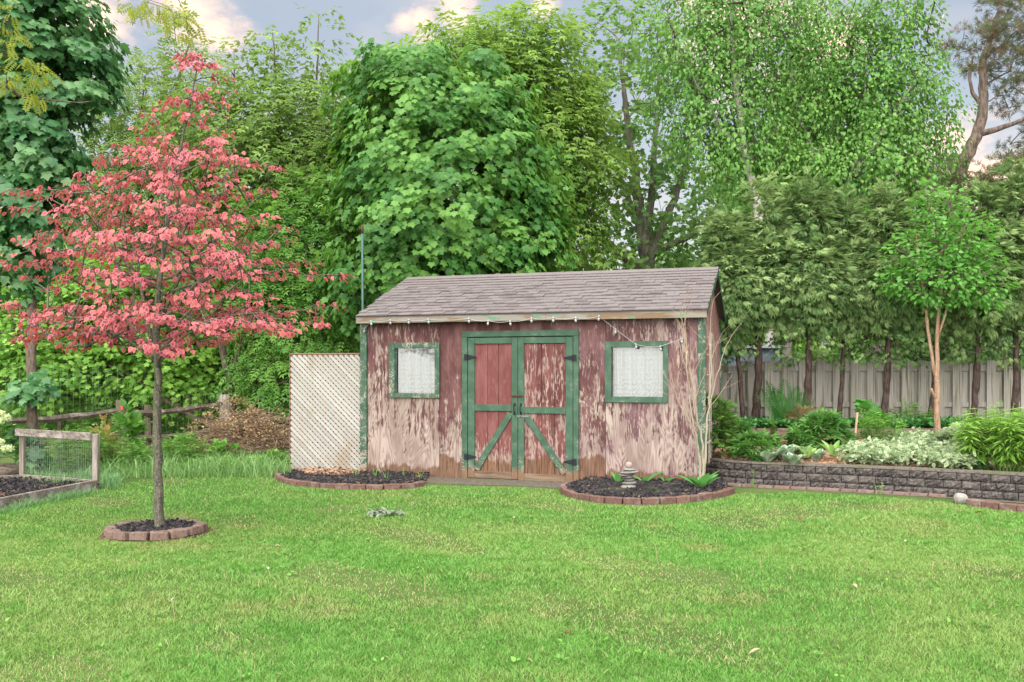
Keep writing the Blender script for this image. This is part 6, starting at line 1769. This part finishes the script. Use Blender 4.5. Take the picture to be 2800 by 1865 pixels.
for i, (px_, lab) in enumerate(((655, 'low weeds in long grass between the leafy weed and the lattice'), (560, 'low weeds at the left foot of the brush pile'))):
    stalks('low_weed', lab, 'weed', gnd(px_, 1290), .35, .24, 30, .075, G['weed'], 14, .3)
# snowball bush
sn = gnd(-30, 1300); sn.y = 13.0
r_ = mound('snowball_bush', 'green bush with round white flower heads at the left edge', 'shrub', (at(-35, 1200, 12.9).x, 12.9, 0), .42, 1.15, 60, MAPLE_S, G['lilac'], .085, 8, .10, stem=BK['twig'])
for (px_, py_) in ((4, 1132), (20, 1141), (2, 1208), (12, 1226), (28, 1226), (-30, 1160), (-40, 1230), (4, 1150)):
    c = np.array(at(px_, py_, 12.55)) - np.array(r_.location)
    d = RNG.normal(size=(90, 3)); d = unit(d)
    P, T, E, I = leaves_geo(OVATE_W, c + d * .038, unit(RNG.normal(size=(90, 3))), d, np.full(90, .03))
    link('flower_head', big_mesh('flower_head', P, T, G['snow'], {'rnd': RNG.uniform(size=90)[I], 'edge': E}), r_)
# brush pile
bpc = at(690, 1250, 15.4); bpc.z = 0
br = empty('brush_pile', bpc, 'tangled pile of dry brown branches and tan dead leaves left of the lattice', 'brush pile')
def seg(c, d, L, r): return (c - d * L / 2, c + d * L / 2, r, r * .7)
E_ = []
for i in range(900):
    u = RNG.normal(size=3); u[2] = abs(u[2]); u /= np.linalg.norm(u); rad = RNG.uniform(.2, 1) ** .5
    c = u * rad * np.array([1.0, .7, .78]) + np.array([0.05, 0, .05])
    d = RNG.normal(size=3); d[2] *= .45; d[0] *= 1.5; d /= np.linalg.norm(d)
    L = RNG.uniform(.25, .9); r = RNG.uniform(.003, .007); p = c - d * L / 2; k = 4; bend = RNG.normal(size=3) * .12
    for j in range(k):
        q = p + d * L / k + bend * L / k * (j - 1.5) * .6
        p[2] = max(p[2], .01); q[2] = max(q[2], .01)
        E_.append((p.copy(), q.copy(), r, r * .95)); p = q
M['brush'] = bark_mat('brush_twig', (.16, .105, .075), (.33, .235, .16), 1.2)
o = link('twigs', edge_mesh('twigs', E_, M['brush'], (0, 0, 0), 3), br); o['kind'] = 'stuff'
for i in range(9):
    a = Vector((RNG.uniform(-.9, .9), RNG.uniform(-.6, -.2), RNG.uniform(.05, .25))); c = a + Vector((RNG.uniform(-.9, .9), RNG.uniform(-.1, .3), RNG.uniform(.0, .55)))
    b = MB(); b.tube([a, a.lerp(c, .5) + Vector((0, 0, RNG.uniform(-.08, .1))), c], [.018, .014, .008], 6); b.build('branch', M['brush'], br, True)
def dome(cx_, cz_, rx_, rz_, n):
    d = RNG.normal(size=(n, 3)); d = unit(d); u = RNG.uniform(.3, 1, (n, 1)) ** .5
    return d * u * np.array([rx_, .3, rz_]) + np.array([cx_, -.3, cz_]), unit(d + np.array([[0, -.3, .2]]))
Cs = [dome(-.25, .82, .42, .26, 55), dome(-.02, .60, .38, .30, 55), dome(-.70, .50, .34, .20, 40), dome(.30, .40, .45, .20, 30), dome(.65, .62, .3, .25, 20)]
C = np.concatenate([c for c, _ in Cs]); O = np.concatenate([o_ for _, o_ in Cs]); C[:, 2] = np.maximum(C[:, 2], .05)
crown_obj('dead_leaves', G['dead'], OVATE, cluster(C, O, 11, .085, .036, .8, .2, .5, .6, 1.0), br, (0, 0, 0))
pts_d = [gnd(x, y) for x, y in ((500, 1262), (640, 1270), (790, 1275), (800, 1222), (500, 1222))]
sheet('bare_soil', pts_d, .005, M['reddirt'])
chips('leaf_litter', poly_sampler(pts_d), 1400, M['strawchip'], .05, lambda x, y: .012 + RNG.uniform(0, .02))

# ---- litter and weeds in the lawn
DL = [leaf_piece('leaf', OVATE_W, G['dead'], t_) for t_ in (.1, .6)]
for i, (px_, py_, s_, mt, lab) in enumerate(((1553, 1747, .085, 'rust', 'curled red brown leaf lying on the lawn near the lower middle'), (2085, 1797, .07, 'pale', 'pale tan leaf on the lawn toward the lower right'), (2330, 1612, .05, 'pale', 'small tan leaf on the dry patch of lawn right of centre'), (752, 1504, .05, 'pale', 'small tan leaf on the lawn right of the tree ring'), (2690, 1411, .08, 'rust', 'brown leaf on the lawn below the right brick edging'), (2185, 1430, .12, 'dead', 'dry tan weed tuft on the lawn before the wall'))):
    p = gnd(px_, py_); p.z = .035
    mm = {'rust': leaf_mat('red_brown_leaf', (.20, .06, .04), (.26, .09, .06), trans=.1), 'pale': leaf_mat('tan_leaf', (.36, .27, .16), (.42, .33, .21), trans=.2), 'dead': G['dead']}[mt]
    if mt != 'dead': tag(link('fallen_leaf', leaf_piece('fallen_leaf', hleaf(.28, .5, .5), mm, .5), None, p, (.25, .1, i * 1.7), (s_,) * 3), lab, 'leaf')
    else: clump('dry_weed', lab, 'weed', p, 26, .09, .9, .006, mm, None, .6)
p = gnd(1052, 1412); p.z = .03
cw = empty('clippings', p, 'small heap of grey green wilted leaves on the lawn before the left bed', 'clippings')
Cc = np.array([(RNG.normal() * .10, RNG.normal() * .035, RNG.uniform(0, .02)) for _ in range(30)])
crown_obj('leaves', leaf_mat('wilted_leaf', (.15, .20, .13), (.24, .28, .20), trans=.2), OVATE_W, cluster(Cc, unit(RNG.normal(size=(30, 3))), 3, .03, .06, .3, 0, 1.0, .3, 1), cw, (0, 0, 0))
dp = lawn_pts(260, 1390, 1800)[:34]
b = MB(); hd = []
for x, y, _ in dp:
    h_ = RNG.uniform(.06, .15); dx, dy_ = RNG.normal(size=2) * .012
    b.tube([(x, y, 0), (x + dx, y + dy_, h_)], [.0018, .0015], 3, False); hd.append((x + dx, y + dy_, h_))
hd = np.array(hd); d = unit(RNG.normal(size=(len(hd) * 14, 3)))
o = b.build('dandelion_stalks', plain('pink_stalk', (.34, .24, .15), .7)); tag(o, 'thin dandelion stalks gone to seed scattered over the lawn', 'weeds', None, 'stuff')
q = RNG.uniform(size=len(hd)) < .18; hq = np.repeat(hd[q], 14, 0); d = unit(RNG.normal(size=(len(hq), 3)))
P, T, E, I = leaves_geo(RHOMB, hq, d, RNG.normal(size=(len(hq), 3)), np.full(len(hq), .012))
tag(link('dandelion_heads', big_mesh('dandelion_heads', P, T, plain('seed_fluff', (.62, .60, .56), .9))), 'pale dandelion seed heads in the lawn', 'weeds', None, 'stuff')
wp = lawn_pts(900, 1340, 1900)[:130]; wp[:, 2] = .012
o = crown_obj('lawn_weeds', G['weed'], OVATE_W, cluster(wp, np.tile(np.array([[0, 0, 1.]]), (len(wp), 1)), 5, .02, .026, .3, -.2, 1.2, .1, 1.0)); tag(o, 'low broad leaved weeds among the lawn grass', 'weeds', None, 'stuff')
